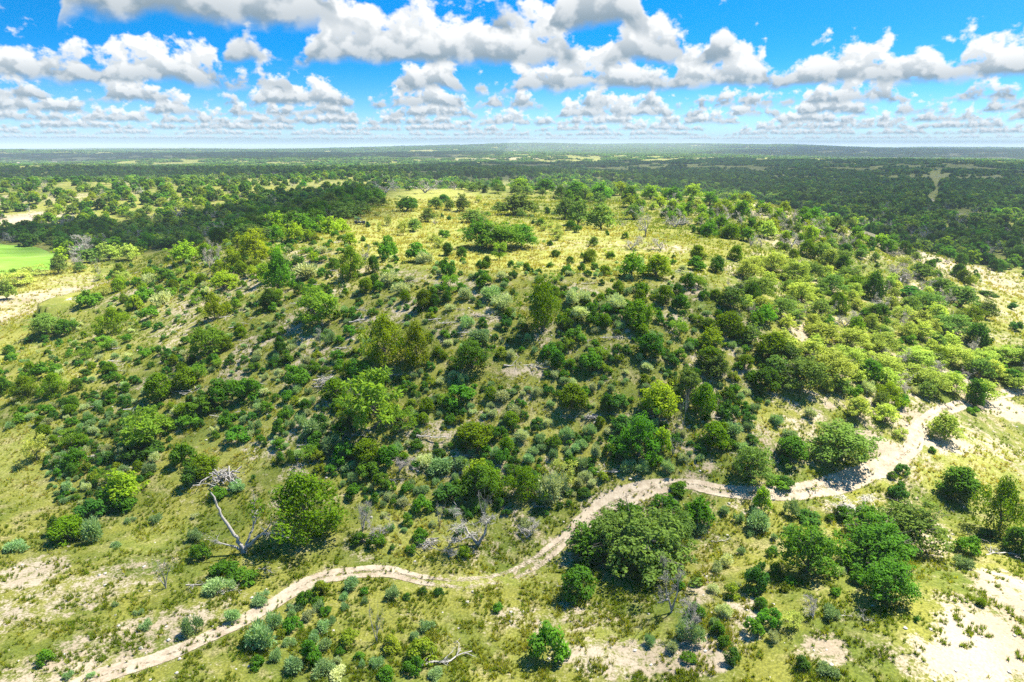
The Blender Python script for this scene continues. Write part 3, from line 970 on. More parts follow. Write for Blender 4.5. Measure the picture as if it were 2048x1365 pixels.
# ------------------------------------------------------------------ plants read off the photograph: kind, tone, x, foot y, width, height (photo pixels)
HERO = """
J1 140 1092 66 60|J0 112 1076 32 42|J1 620 1098 172 165|J1 985 1000 62 66|J0 955 1008 88 84|J1 1050 1012 92 84|J0 1155 1208 70 78|J0 1908 1003 82 74|J1 1996 1088 104 138|J0 2040 1120 60 66|J1 50 806 70 56|J1 107 800 62 56|J0 6 792 32 42|J1 320 802 56 60|J1 372 782 50 48|J1 670 802 50 48|J0 562 926 18 24|J0 583 928 20 30|J0 530 894 10 14|J1 410 962 56 52|J1 735 928 56 56|J1 950 897 76 58|J1 1146 822 60 60|J1 1405 834 50 72|J0 1530 788 60 56|J1 1425 898 56 56|J0 1580 928 62 58|J1 1776 817 72 56|J0 1946 812 40 56|J0 2026 772 50 36|J1 230 674 72 62|J2 430 644 66 62|J0 540 618 40 42|J0 896 512 22 28|J0 973 536 20 25|J1 700 562 60 70|J1 731 586 30 32|J0 746 546 25 35|J1 850 618 36 42|J2 772 738 102 112|J2 836 738 80 98|J1 1086 672 96 122|J1 1181 527 30 30|J1 1283 597 28 32|J1 1331 612 37 43|J1 1201 609 22 24|J1 1236 587 24 28|J1 1276 662 60 62|J0 1304 716 56 52|J1 1397 522 38 32|J0 1432 547 30 36|J1 1471 522 32 32|J1 1456 677 60 56|J1 1425 742 58 52|J1 1536 722 60 60|J0 1746 603 40 62|J1 1942 652 70 42|J0 885 407 26 18|J0 1094 429 12 16|J0 1081 454 22 17|J1 1960 1216 20 20|J0 1521 1222 26 30|J0 1690 1045 40 34|
O0 1290 1174 172 150|O1 1178 1132 92 92|O1 1616 1170 118 122|O1 1732 1087 86 78|O1 1756 1157 130 122|O1 1775 1224 114 108|O0 1818 1127 132 128|O1 1702 1150 72 70|O0 1228 1120 116 104|O0 1338 1130 104 110|O1 1260 1080 90 80|O2 1888 887 64 66|O0 1682 937 132 96|O0 1503 970 86 84|O0 1432 762 60 60|O0 1602 787 92 76|O2 1662 767 100 70|O2 1770 852 52 46|O2 1716 842 56 50|O2 1850 787 90 56|O2 1900 792 62 50|O2 1962 807 60 50|O0 1375 802 60 70|O2 220 524 46 38|O2 259 523 42 36|O0 118 549 38 38|O0 16 602 36 46|O0 96 672 62 46|O1 945 747 78 72|O1 815 424 44 28|O0 873 419 26 22|O0 900 421 20 20|O0 925 423 28 32|O0 768 411 15 14|O0 690 436 68 30|O0 722 428 40 24|O0 664 428 40 24|O0 828 464 30 25|O0 856 446 28 28|O0 945 446 56 26|O1 962 497 72 52|O1 1002 502 82 52|O1 1042 498 60 45|O0 1036 434 76 44|O0 1000 427 32 22|O0 1156 452 46 46|O0 1201 462 56 52|O0 1131 440 42 40|O0 1266 440 36 28|O2 1500 562 62 50|O2 1546 548 72 46|O2 1586 573 62 55|O0 1521 602 62 50|O2 1602 612 62 50|O0 1561 642 72 50|O0 1461 622 62 50|O2 1642 690 70 48|O2 1702 702 76 50|O2 1760 712 76 50|O2 1622 722 66 46|O2 1690 742 80 54|O2 1760 752 80 50|O2 1830 742 80 50|O2 1900 732 76 44|O2 1960 742 70 44|O0 1920 622 82 52|O0 1851 627 72 46|O0 1901 677 92 50|O0 1971 642 42 42|O0 1640 640 50 44|O0 1660 590 60 44|O0 1700 570 54 40|O0 1620 560 50 36|O0 1680 535 54 36|O0 1840 560 60 34|O0 1880 590 60 36|O2 1560 700 60 44|O2 2010 730 60 40|O2 2030 780 60 36|O0 1550 755 60 46|O0 1500 690 50 44|
G1 1316 840 86 82|G0 1276 926 92 106|G1 1322 908 42 56|G1 250 1012 76 76|G0 151 942 52 48|G2 510 528 66 70|G0 560 592 62 106|G1 371 527 56 46|G1 470 547 52 50|G1 451 582 60 42|G0 1265 557 52 55|G1 1312 557 56 50|G1 1522 1027 36 56|G0 1396 1060 70 70|G1 955 987 62 72|G1 928 1116 30 26|G1 555 470 46 46|G1 590 482 40 40|G1 660 470 44 38|G0 610 470 50 44|G1 1420 702 52 52|G0 1530 650 50 44|G1 700 492 28 28|G1 683 467 36 30|G0 1260 405 36 34|G1 1300 400 38 30|G0 1345 408 40 36|G1 1385 398 40 30|G0 1420 412 36 30|G1 1450 425 36 28|G1 1490 415 40 28|G1 1530 432 34 26|G2 1320 415 30 22|G0 1375 432 26 28|G1 1405 450 30 26|G0 1200 398 50 34|G1 1240 392 40 28|G0 1150 395 46 32|G0 1090 388 46 30|G1 1040 386 46 30|G1 1800 820 30 26|
M0 295 902 96 86|M0 752 872 116 136|M0 808 867 56 52|M1 75 927 46 60|M1 70 556 52 26|M1 36 577 62 36|M0 640 652 88 80|M0 415 718 72 66|M0 1000 522 34 40|M0 901 592 40 46|M1 776 452 18 22|M1 806 472 26 36|M1 760 464 11 20|M1 1580 1267 46 46|M1 1125 982 60 66|M0 1190 440 20 20|M1 1800 880 30 24|
S1 215 1017 50 42|S1 246 1026 50 46|S0 185 1042 60 44|S1 90 1335 38 36|S1 400 1127 40 42|S1 450 1167 62 46|S1 492 1172 60 40|S1 722 1094 36 32|S1 752 1098 40 36|S1 613 1217 40 38|S1 586 1267 40 36|S1 620 1342 44 62|S2 700 1302 50 44|S1 816 1052 24 28|S1 842 1087 36 30|S1 922 1077 30 28|S1 822 1110 26 22|S0 900 1012 60 46|S0 815 1202 20 18|S0 846 1192 20 18|S0 878 1194 22 20|S1 996 1227 26 22|S1 1097 1338 78 88|S2 846 1332 62 56|S2 780 1312 46 42|S1 776 1362 42 32|S1 1330 1032 56 46|S0 1511 1193 52 62|S1 1436 1277 32 34|S0 1461 1330 36 38|S1 1391 1242 38 38|S1 1376 1330 36 26|S0 1616 1050 52 32|S0 1601 1347 36 36|S1 1541 1257 52 42|S1 1934 1118 52 46|S0 1970 1082 40 26|S0 1835 1247 16 16|S0 1805 950 28 24|S1 1783 958 20 17|S0 1800 974 14 14|S0 1796 1002 42 36|S1 1862 906 18 14|S1 92 757 60 36|S1 48 830 22 18|S1 38 852 40 26|S0 285 922 82 42|S1 450 807 62 52|S1 502 802 56 48|S1 595 777 50 46|S1 400 837 60 42|S1 378 857 50 30|S1 456 852 40 32|S1 482 882 66 32|S1 430 880 22 20|S1 370 937 52 54|S0 386 977 46 46|S1 436 1002 36 30|S0 507 960 11 12|S1 560 868 30 32|S1 570 842 30 30|S1 636 892 40 32|S1 682 872 40 30|S1 720 762 56 46|S1 690 928 50 46|S1 776 937 50 50|S1 736 962 50 42|S1 920 812 62 46|S0 1236 822 46 36|S0 1241 867 46 40|S0 1456 842 46 42|S1 1556 977 50 26|S0 1571 977 36 26|S1 1945 830 26 18|S1 136 670 42 32|S1 180 612 52 32|S1 27 719 28 15|S1 896 552 36 36|S1 831 527 56 42|S1 776 517 42 42|S1 971 577 42 32|S1 1390 542 42 30|S0 1816 597 60 26|S0 2027 622 26 18|S0 2031 664 28 22|S0 1971 597 42 16|S1 888 477 26 18|S0 884 437 8 10|S0 898 441 10 10|S1 1316 647 26 28|S1 1362 990 44 30|S1 700 640 30 26|S0 640 860 40 36|S1 1000 880 36 30|S1 300 640 40 28|S1 290 600 40 26|S1 330 560 36 24|S1 1180 740 50 44|S1 1150 690 46 36|S1 1100 720 40 36|S1 1190 650 40 32|S1 1360 620 40 34|
B0 33 1112 52 30|B0 186 1092 52 56|B0 258 1049 24 15|B0 312 1048 25 21|B0 232 1098 26 15|B1 388 1039 20 13|B0 392 1084 32 28|B0 231 1216 17 12|B0 280 1233 23 15|B0 296 1263 29 24|B0 381 1277 43 45|B0 137 1359 21 17|B0 183 1357 17 13|B0 440 1197 62 42|B0 467 1249 29 31|B0 520 1216 46 26|B0 636 1182 31 19|B0 595 1227 36 23|B0 641 1226 26 25|B0 690 1201 23 19|B0 688 1224 19 19|B1 616 1246 31 26|B0 549 1263 31 41|B0 526 1307 60 64|B0 577 1297 31 23|B0 665 1251 19 19|B0 646 1270 35 29|B0 578 1357 47 41|B0 642 1361 50 41|B1 676 1363 42 22|B0 783 1207 37 35|B0 850 1267 36 29|B0 829 1287 26 23|B0 870 1361 31 22|B0 1390 1077 41 31|B0 1448 1032 21 21|B0 1516 1062 61 46|B1 1428 1192 31 23|B0 1376 1293 62 62|B1 1340 1307 31 29|B0 1298 1297 23 28|B0 1581 1037 31 41|B0 1579 1069 25 21|B0 1655 1357 42 31|B0 1925 1142 37 31|B0 65 843 26 17|B0 21 859 25 17|B0 297 952 29 29|B0 513 862 29 23|B0 475 987 42 25|B0 626 872 41 37|B0 605 857 31 31|B0 661 907 36 36|B0 705 967 26 23|B1 1000 812 41 31|B1 1030 838 29 29|B0 1131 883 31 31|B0 1178 873 29 27|B0 1080 890 23 23|B1 1195 924 25 38|B0 1241 918 26 23|B0 1256 947 36 27|B0 1286 948 36 29|B0 1336 947 31 29|B0 1461 874 38 31|B0 1496 862 25 21|B0 1552 853 27 25|B0 1508 827 25 21|B1 1620 838 27 25|B0 1581 882 29 23|B1 1110 1012 70 70|B0 880 950 46 36|B0 915 945 40 34|B1 850 935 40 30|B1 1050 1060 30 24|B1 1000 560 26 18|B1 850 530 36 26|B1 1010 620 50 34|B0 980 600 40 28|B1 1150 610 50 34|B1 1160 640 40 30|B1 1230 620 46 34|B1 930 600 40 26|B0 960 690 40 32|B0 930 660 36 30|B1 780 570 40 26|B1 800 590 40 26|B0 660 690 34 28|B1 610 560 50 34|B1 300 570 40 24|B1 330 610 46 28|
D0 488 1142 172 106|D1 332 1187 46 74|D3 726 1072 46 70|D4 760 1092 52 52|D1 754 1297 42 84|D2 956 1120 132 112|D3 1055 1088 56 42|D1 968 1047 40 66|D1 880 1062 22 56|D4 898 1122 36 32|D2 1343 1242 72 122|D3 1388 1292 62 80|D2 1712 1047 132 66|D3 1625 1247 46 46|D1 1728 1252 36 32|D3 800 953 62 42|D1 1346 917 32 46|D1 1366 862 22 82|D3 175 522 62 46|D4 160 537 42 32|D1 198 557 16 40|D2 436 542 42 60|D3 420 540 24 40|D2 1291 477 52 56|D3 1262 502 50 26|D3 1321 502 36 24|D4 1800 572 62 36|D5 1350 460 50 36|D5 1450 450 50 34|D5 1620 470 46 30|D5 1340 412 30 24|D5 770 392 50 28|D5 850 388 60 26|D4 730 530 26 36|D3 1780 560 50 34|D5 1840 590 46 30|D3 1850 765 60 40|D3 1690 660 50 34|D5 1580 500 50 30|D3 640 690 20 30|D1 700 800 24 40|
F0 450 1198 70 40|F1 398 1186 56 36|F2 532 1152 40 24|F3 1138 1184 48 34|F4 1440 1088 42 30|F0 890 1352 116 96|F1 280 828 62 40|F2 362 806 112 34|F3 790 930 44 50|F4 862 884 80 28|F0 1226 958 76 30|F1 728 650 60 54|F2 1052 748 90 22|F3 945 672 60 24|F4 900 650 50 22|F0 980 640 50 18|F1 1390 720 40 18|F2 2010 1130 80 30|F3 1500 1240 30 16|F4 600 610 40 14|F0 480 660 44 18|F1 690 705 50 20|F2 1120 845 60 18|F3 690 770 40 18|F4 1760 640 46 14|F0 1700 1240 36 20|
P0 457 968 72 46|P1 858 1097 42 26|P0 660 770 56 24|P1 1185 840 40 20
"""
# hand-set wild plants
THINGS = []                       # dicts: kind, tone, var, p(3), w, h, rot, px, py, wpx, hpx, hero


def sized(px, py, wp, hp):
    """foot place and real size of something seen at a photo place with a photo size"""
    px, py, wp, hp = (np.asarray(a, float) for a in (px, py, wp, hp))
    a0 = PITCH + np.arctan((py - 682.5) / F)
    p = hit(px, py - 0.38 * wp * np.sin(a0))
    D = np.linalg.norm(p - CAM, axis=1)
    cosoff = np.sqrt(1 + ((px - 1024) / F) ** 2 + ((py - 682.5) / F) ** 2)
    k = D / (F * cosoff)
    dep = np.arcsin((CAM[2] - p[:, 2]) / D)
    w = wp * k
    hh = np.maximum(hp - 0.60 * wp * np.sin(dep), 0.5 * hp) * k / np.cos(dep)
    return p, w, hh


rng = np.random.default_rng(7)
rows = [r.split() for r in HERO.replace('\n', '').split('|') if r.strip()]
kk = [(r[0][0], int(r[0][1])) for r in rows]
num = np.array([[float(v) for v in r[1:5]] for r in rows])
hp_, hw_, hh_ = sized(num[:, 0], num[:, 1], num[:, 2], num[:, 3])
for i, (k, tone) in enumerate(kk):
    THINGS.append(dict(kind=k, tone=tone, p=hp_[i], w=hw_[i], h=hh_[i], px=num[i, 0], py=num[i, 1] - num[i, 3] * 0.5, wpx=num[i, 2], hpx=num[i, 3], hero=True))

CELL = 8.0
GRID = {}


def taken(x, y, r, f=0.8):
    cx, cy = int(x // CELL), int(y // CELL)
    for i in range(cx - 1, cx + 2):
        for j in range(cy - 1, cy + 2):
            for (a, b, q) in GRID.get((i, j), ()):
                if (a - x) ** 2 + (b - y) ** 2 < (f * (q + r)) ** 2:
                    return True
    return False


def occupy(x, y, r):
    GRID.setdefault((int(x // CELL), int(y // CELL)), []).append((x, y, r))


for t_ in THINGS:
    occupy(t_['p'][0], t_['p'][1], t_['w'] * 0.5)

# open places that stay clear of trees or shrubs (photo polygons laid onto the land)
MEADOW = hit_poly([(660, 455), (700, 440), (760, 405), (770, 388), (1000, 400), (1110, 425), (1250, 440), (1340, 478), (1350, 505), (1240, 524), (1100, 522), (950, 525), (860, 492), (740, 470)])
CLEAR = [hit_poly(p) for p in (
    [(0, 850), (60, 850), (100, 900), (70, 1000), (100, 1090), (0, 1100)], [(360, 870), (560, 900), (600, 960), (540, 1000), (500, 960), (470, 935), (420, 925), (340, 945)],
    [(960, 725), (1090, 730), (1090, 775), (960, 770)], [(0, 560), (120, 555), (190, 560), (170, 610), (80, 640), (0, 660)], [(1120, 1225), (1320, 1200), (1320, 1365), (900, 1365), (960, 1230)],
    [(1880, 1130), (2048, 1100), (2048, 1365), (1700, 1365), (1750, 1240)], [(1780, 830), (2048, 790), (2048, 930), (1880, 930), (1760, 960)], [(1960, 545), (2048, 530), (2048, 720), (2010, 720), (2000, 600)],
    [(1660, 450), (1730, 462), (1760, 480), (1700, 476)], [(1800, 495), (1880, 510), (1900, 524), (1830, 516)], [(0, 1110), (280, 1110), (420, 1230), (500, 1240), (200, 1365), (0, 1365)], [(90, 430), (120, 415), (60, 425), (0, 425), (0, 455), (60, 452)],
    [(1858, 342), (1882, 342), (1880, 380), (1878, 408), (1845, 412), (1850, 395), (1866, 380)], [(1905, 420), (1945, 420), (1945, 445), (1905, 448)])]


def clear_mask(x, y, which):
    m = np.zeros(x.shape, bool)
    for p in which:
        m |= poly_sd(x, y, p)[0] > 0
    return m


def fill(zone, n, choices, f=0.75, seed=0, keep_meadow=True):
    """strew plants over a photo polygon: choices = (weight, kind, tone, wmin, wmax, h/w min, h/w max) in metres"""
    g = np.random.default_rng(1000 + seed)
    zone = [(-35 if a_ <= 0 else 2083 if a_ >= 2048 else a_, b_) for a_, b_ in zone]
    z = np.array(zone, float)
    lo, hi = z.min(0), z.max(0)
    q = lo + (hi - lo) * g.random((n * 6, 2))
    q = q[poly_sd(q[:, 0], q[:, 1], zone)[0] > 0][:n * 2]
    p = hit(q[:, 0], q[:, 1])
    bad = clear_mask(p[:, 0], p[:, 1], CLEAR + ([MEADOW] if keep_meadow else []) + [FIELD])
    bad |= track_dist(p[:, 0], p[:, 1]) < 3.0
    wts = np.array([c[0] for c in choices], float)
    got = 0
    for i in range(len(q)):
        if bad[i]:
            continue
        _, k, tone, w0, w1, a0, a1 = choices[g.choice(len(choices), p=wts / wts.sum())]
        w = w0 + (w1 - w0) * g.random() ** 1.5
        if taken(p[i, 0], p[i, 1], w * 0.5, f):
            continue
        occupy(p[i, 0], p[i, 1], w * 0.5)
        h = w * g.uniform(a0, a1)
        D = np.linalg.norm(p[i] - CAM)
        THINGS.append(dict(kind=k, tone=tone, p=p[i], w=w, h=h, px=q[i, 0], py=q[i, 1] - 0.5 * h * F / D, wpx=w * F / D, hpx=h * F / D, hero=False))
        got += 1
        if got >= n:
            break


LOW = [(4, 'S', 1, 0.9, 2.6, .5, .8), (2.4, 'S', 0, 0.9, 2.4, .5, .8), (2.0, 'S', 2, 0.9, 2.2, .5, .8), (4.0, 'B', 0, 0.8, 2.0, .5, .8), (2.4, 'B', 1, 0.8, 2.0, .5, .75), (0.9, 'J', 1, 1.4, 2.8, .8, 1.1), (0.5, 'J', 0, 1.4, 2.8, .8, 1.1), (0.4, 'M', 0, 2.2, 3.6, .7, .9)]
HILL = [(20, 700), (200, 610), (330, 555), (560, 480), (720, 478), (860, 496), (1000, 532), (1200, 530), (1350, 512), (1480, 640), (1560, 800), (1500, 900), (1300, 950), (1120, 1030), (900, 1040), (720, 1000), (560, 900), (380, 860), (260, 1000), (90, 1000), (60, 860), (0, 760)]
fill(HILL, 1450, LOW, 0.54, 1)
fill([(90, 800), (280, 780), (300, 900), (230, 1010), (110, 1010), (80, 900)], 110, LOW, 0.6, 2)
fill([(520, 1200), (760, 1170), (900, 1250), (900, 1365), (600, 1365), (480, 1330)], 34, [(3, 'S', 1, 1, 2.2, .6, .9), (2, 'S', 2, 1, 2.4, .6, .9), (4, 'B', 0, .8, 1.8, .6, .9)], 0.7, 3)
fill([(1300, 1050), (1560, 1020), (1760, 1060), (1720, 1240), (1500, 1300), (1330, 1290)], 30, [(3, 'S', 1, 1, 2.2, .6, .9), (2, 'S', 2, 1, 2.0, .6, .9), (3, 'B', 0, .8, 1.8, .6, .9), (2, 'B', 1, .8, 1.8, .6, .9)], 0.75, 4)
fill([(700, 960), (1120, 980), (1060, 1110), (760, 1110)], 26, [(3, 'S', 1, 1, 2.2, .6, .9), (3, 'B', 0, .8, 1.8, .6, .9), (2, 'B', 1, .8, 1.8, .6, .9)], 0.75, 5)
SLOPE = [(1460, 600), (1600, 500), (1740, 515), (1860, 545), (1960, 560), (1980, 700), (2048, 715), (2048, 795), (1880, 800), (1740, 830), (1600, 760), (1540, 700)]
fill([(1640, 440), (1760, 455), (1960, 525), (2048, 530), (2048, 560), (1960, 560), (1840, 535), (1740, 500)], 60, [(3, 'S', 1, 1.6, 3.4, .6, .9), (2, 'J', 0, 2.5, 5, .8, 1.1), (2, 'O', 0, 3, 6, .7, .9), (1.5, 'B', 1, 1.4, 2.6, .6, .9), (1, 'D', 4, 3, 5, .6, .8)], 0.6, 15)
fill(SLOPE, 230, [(3.5, 'O', 2, 2.6, 5.2, .7, .95), (3.5, 'O', 0, 2.6, 5.2, .7, .95), (1.6, 'J', 1, 2.5, 5, .8, 1.2), (1.0, 'J', 0, 2.5, 5, .8, 1.2), (2, 'S', 1, 1.5, 3, .6, .9), (1.6, 'B', 1, 1.2, 2.6, .6, .9), (2.6, 'D', 4, 2.5, 4.6, .7, .9), (0.9, 'M', 1, 2.6, 4.4, .7, .9)], 0.62, 6)
RIDGE = [(1240, 372), (1320, 378), (1450, 398), (1640, 438), (1800, 495), (1740, 520), (1560, 505), (1470, 490), (1380, 470), (1330, 440), (1250, 420)]
fill(RIDGE, 150, [(3, 'G', 1, 3, 6, .8, 1.05), (2, 'G', 0, 3, 6, .8, 1.05), (2, 'O', 2, 3, 6, .7, .95), (1.3, 'O', 0, 3, 6, .7, .95), (2, 'J', 1, 2.5, 5, .8, 1.2), (2.4, 'D', 5, 3, 5, .7, .9), (1.5, 'S', 1, 1.5, 3, .6, .9), (0.6, 'G', 2, 3, 5, .7, .9)], 0.5, 7)
BACK = [(3, 'O', 0, 4, 8, .6, .85), (3, 'J', 0, 4, 7, .7, 1.0), (2, 'G', 0, 4, 7, .7, .95), (1, 'O', 1, 4, 8, .6, .85), (1, 'G', 1, 4, 7, .7, .95), (1.2, 'D', 5, 4, 7, .5, .8)]
fill([(760, 352), (1250, 352), (1260, 392), (1190, 415), (1110, 402), (990, 388), (860, 384), (770, 386)], 150, BACK, 0.42, 8)
fill([(540, 400), (700, 366), (765, 372), (765, 404), (700, 440), (640, 462), (560, 484), (480, 472)], 110, BACK, 0.42, 16)
fill([(200, 560), (380, 500), (560, 470), (700, 455), (700, 510), (560, 560), (420, 600), (280, 640)], 120, [(3, 'G', 1, 2.5, 5, .8, 1), (3, 'S', 1, 1.6, 3.2, .6, .9), (2, 'S', 2, 1.6, 3, .6, .9), (1.5, 'B', 1, 1.4, 2.6, .6, .9), (1.2, 'J', 1, 2.5, 4.5, .8, 1.2)], 0.6, 9)
fill([(0, 350), (300, 350), (680, 345), (700, 380), (480, 410), (300, 470), (180, 440), (0, 470)], 210, [(2, 'J', 1, 4, 7, .75, 1), (3, 'O', 2, 4, 8, .6, .9), (2, 'G', 1, 4, 8, .8, 1), (1.2, 'G', 2, 4, 8, .7, .9), (2, 'O', 0, 4, 8, .7, .9), (1.4, 'D', 5, 4, 7, .6, .8)], 0.5, 10)
fill([(0, 470), (180, 445), (300, 470), (480, 410), (720, 370), (760, 410), (640, 440), (540, 480), (340, 500), (150, 500), (60, 485), (0, 480)], 200, [(4, 'J', 0, 5, 8, .75, 1), (4, 'O', 0, 5, 9, .7, .9), (2, 'G', 0, 5, 8, .8, 1), (1.5, 'O', 1, 5, 8, .7, .9), (0.8, 'D', 5, 5, 8, .6, .8), (0.6, 'G', 1, 5, 8, .8, 1)], 0.42, 11)
fill([(1640, 430), (1800, 440), (2048, 440), (2048, 520), (1900, 525), (1800, 490)], 90, [(4, 'O', 0, 4, 7, .7, .9), (3, 'J', 0, 4, 7, .8, 1.1), (1.5, 'O', 2, 4, 7, .7, .9), (1.5, 'D', 5, 4, 6, .7, .9), (1, 'G', 0, 4, 7, .8, 1)], 0.5, 12)
fill([(690, 452), (770, 400), (1000, 405), (1240, 450), (1340, 490), (1240, 530), (950, 530), (860, 500)], 42, [(3, 'S', 1, 1.2, 3.2, .6, .9), (2, 'M', 1, 2, 4, .7, 1), (2, 'J', 0, 1.6, 3.6, .7, 1), (1.5, 'B', 1, 1.2, 2.4, .5, .8), (1.5, 'O', 0, 2.5, 5, .7, .9), (1, 'D', 4, 2, 3.6, .7, 1)], 1.0, 17, False)
fill([(0, 545), (60, 545), (200, 530), (340, 540), (200, 600), (160, 560), (60, 560)], 12, [(3, 'M', 1, 3, 5, .6, .8), (2, 'O', 0, 3, 5, .8, 1), (2, 'S', 1, 1.4, 2.6, .6, .8)], 0.7, 13)
fill(HILL, 140, [(1, 'F', k_, 1.8, 4.4, .3, .5) for k_ in range(5)], 0.35, 14)

# ------------------------------------------------------------------ the woods beyond: points over the land, the nearest ones become trees of their own
def visible(p, h):
    """is the top of something at p clear of the land between it and the camera?"""
    top = p + np.array([0, 0, 1.0]) * np.asarray(h)[:, None]
    ok = np.ones(len(p), bool)
    for s in np.linspace(0.12, 0.96, 26):
        q = CAM + (top - CAM) * s
        ok &= q[:, 2] > height(q[:, 0], q[:, 1]) + 0.2
    return ok


SPARSE = hit_poly([(-60, 352), (300, 350), (680, 345), (700, 378), (480, 408), (300, 465), (180, 440), (-60, 470)])


def woods(r0, r1, spacing, seed):
    g = np.random.default_rng(seed)
    n = int(0.5 * 1.50 * (r1 ** 2 - r0 ** 2) / spacing ** 2)
    r = np.sqrt(r0 ** 2 + (r1 ** 2 - r0 ** 2) * g.random(n))
    a = (g.random(n) - 0.5) * 1.50
    x, y = r * np.sin(a), r * np.cos(a)
    sd, _ = poly_sd(x, y, PLATEAU)
    keep = (sd < -70) & ~clear_mask(x, y, CLEAR + [FIELD])
    dens = fbm(x / 120, y / 120, 91, 3)
    keep &= g.random(n) < sstep(dens, 0.14, 0.34) * (1 - 0.85 * sstep(fbm(x / 160, y / 160, 61, 3), 0.60, 0.70))
    x, y = x[keep], y[keep]
    thin_ = (poly_sd(x, y, SPARSE)[0] > 0) & (g.random(len(x)) > 0.5)
    x, y = x[~thin_], y[~thin_]
    return np.stack([x, y, height(x, y)], 1), g


wp, wg = woods(330, 1450, 7.2, 5)
kinds_ = wg.choice(4, len(wp), p=[0.42, 0.30, 0.19, 0.09])
sunny = fbm(wp[:, 0] / 260, wp[:, 1] / 260, 77, 2)
LET = 'JOGD'
ww = wg.uniform(4.0, 8.5, len(wp))
wh = ww * wg.uniform(0.6, 0.9, len(wp))
wx, wy = project(wp)
wd = np.linalg.norm(wp - CAM, axis=1)
cand = (wx > -10) & (wx < 2058) & (wy < 1365) & (wd < 900)
vis = np.zeros(len(wp), bool)
ci = np.nonzero(cand)[0]
vis[ci] = visible(wp[ci], wh[ci])
order = np.argsort(-(ww / wd))
count = {k: sum(t['kind'] == k for t in THINGS) for k in 'JOGMSBDFP'}
LIMIT = {'J': 298, 'O': 298, 'G': 298, 'D': 190, 'S': 298, 'B': 298, 'F': 298, 'M': 298, 'P': 9}
mass = []                                                     # what goes on as undivided woodland
for i in order:
    k = LET[kinds_[i]]
    if wd[i] < 620 and taken(wp[i, 0], wp[i, 1], ww[i] * 0.5, 0.42):
        continue
    if wd[i] < 620:
        occupy(wp[i, 0], wp[i, 1], ww[i] * 0.5)
    if vis[i] and count[k] < LIMIT[k]:
        tone = 5 if k == 'D' else int(wg.integers(0, 2)) if k != 'J' else int(wg.random() < 0.3)
        THINGS.append(dict(kind=k, tone=tone, p=wp[i], w=ww[i], h=wh[i], px=wx[i], py=wy[i] - 0.5 * wh[i] * F / wd[i], wpx=ww[i] * F / wd[i], hpx=wh[i] * F / wd[i], hero=False))
        count[k] += 1
    else:
        mass.append(i)
mass = np.array(mass)

# too many of a kind: the smallest in the photograph join the undivided undergrowth
extra = []
for k in LIMIT:
    mine = sorted([t for t in THINGS if t['kind'] == k], key=lambda t: (not t['hero'], -t['wpx'] * t['hpx']))
    extra += mine[LIMIT[k]:]
ex_ids = {id(t) for t in extra}
THINGS = [t for t in THINGS if id(t) not in ex_ids]


# ------------------------------------------------------------------ labels that single each plant out
MARKS = [(488, 1090, "the sprawling dead tree"), (620, 1020, "the huge juniper above the track"), (455, 950, "the brush pile"), (956, 1070, "the dead tree leaning over the track"),
         (1290, 1100, "the broad oak below the track"), (1522, 1000, "the slender sapling by the track"), (1888, 860, "the lone oak in the dirt clearing"), (1316, 800, "the lime green hillside tree"),
         (752, 800, "the crooked feathery mesquite"), (1086, 615, "the tall juniper below the crest"), (720, 443, "the parked buggy"), (60, 515, "the green crop field"), (150, 597, "the small pool"),
         (1291, 450, "the big bleached snag"), (815, 412, "the oval oak on the meadow"), (1000, 478, "the oak thicket on the meadow"), (230, 645, "the round juniper on the flank"), (295, 860, "the willowy mesquite"),
         (800, 680, "the yellowish juniper pair"), (945, 712, "the round green oak midslope"), (640, 612, "the feathery tree below the crest"), (560, 540, "the tall leafy tree"), (510, 495, "the yellow green tree"),
         (240, 506, "the two pale oaks by the field"), (1616, 1112, "the dense oak near the gully"), (1775, 1130, "the oak clump by the wash"), (1996, 1020, "the big juniper above the wash"), (1950, 1280, "the white caliche wash"),
         (1682, 890, "the spreading grey oak"), (1503, 930, "the grey oak above the track"), (1456, 650, "the juniper beside the bare gap"), (1546, 560, "the lime oak thicket"), (1800, 550, "the grey dead thicket"),
         (1920, 600, "the valley oak clump"), (1720, 470, "the pale bare slope"), (1870, 375, "the valley clearing"), (1290, 530, "the leafy pair on the crest"), (1036, 412, "the dark meadow oak"), (1200, 436, "the tall forked meadow oaks"),
         (1400, 400, "the sunlit ridge trees"), (370, 500, "the lime tree on the shoulder"), (100, 400, "the far bare slope"), (90, 775, "the juniper row"), (380, 1260, "the track's lower bend"), (1230, 1005, "the track's middle bend"),
         (1097, 1295, "the big round bush on the flat"), (700, 1300, "the thicket under the track"), (150, 940, "the leafy shrub hollow"), (470, 780, "the broad green shrub pair"), (1900, 700, "the dark valley clump"), (1400, 1200, "the drooping dead limbs"),
         (500, 370, "the far lime trees"), (900, 350, "the woods behind the meadow"), (1150, 350, "the woods beyond the ridge"), (1500, 350, "the valley woods"), (1700, 370, "the dark valley woods"), (2000, 420, "the far valley edge"), (300, 350, "the far dark band of woods"), (250, 440, "the shaded woods"), (550, 430, "the shaded woods' upper edge"), (1600, 450, "the ridge's outer shoulder"), (700, 330, "the distant wooded plain")]
NOUN = {'J': 'juniper', 'O': 'oak', 'G': 'leafy tree', 'M': 'feathery mesquite', 'S': 'shrub', 'B': 'sage shrub', 'D': 'dead tree', 'F': 'fallen bleached branch', 'P': 'brush pile'}
CATS = {'J': 'tree', 'O': 'tree', 'G': 'tree', 'M': 'tree', 'S': 'shrub', 'B': 'shrub', 'D': 'dead tree', 'F': 'branch', 'P': 'brush pile'}
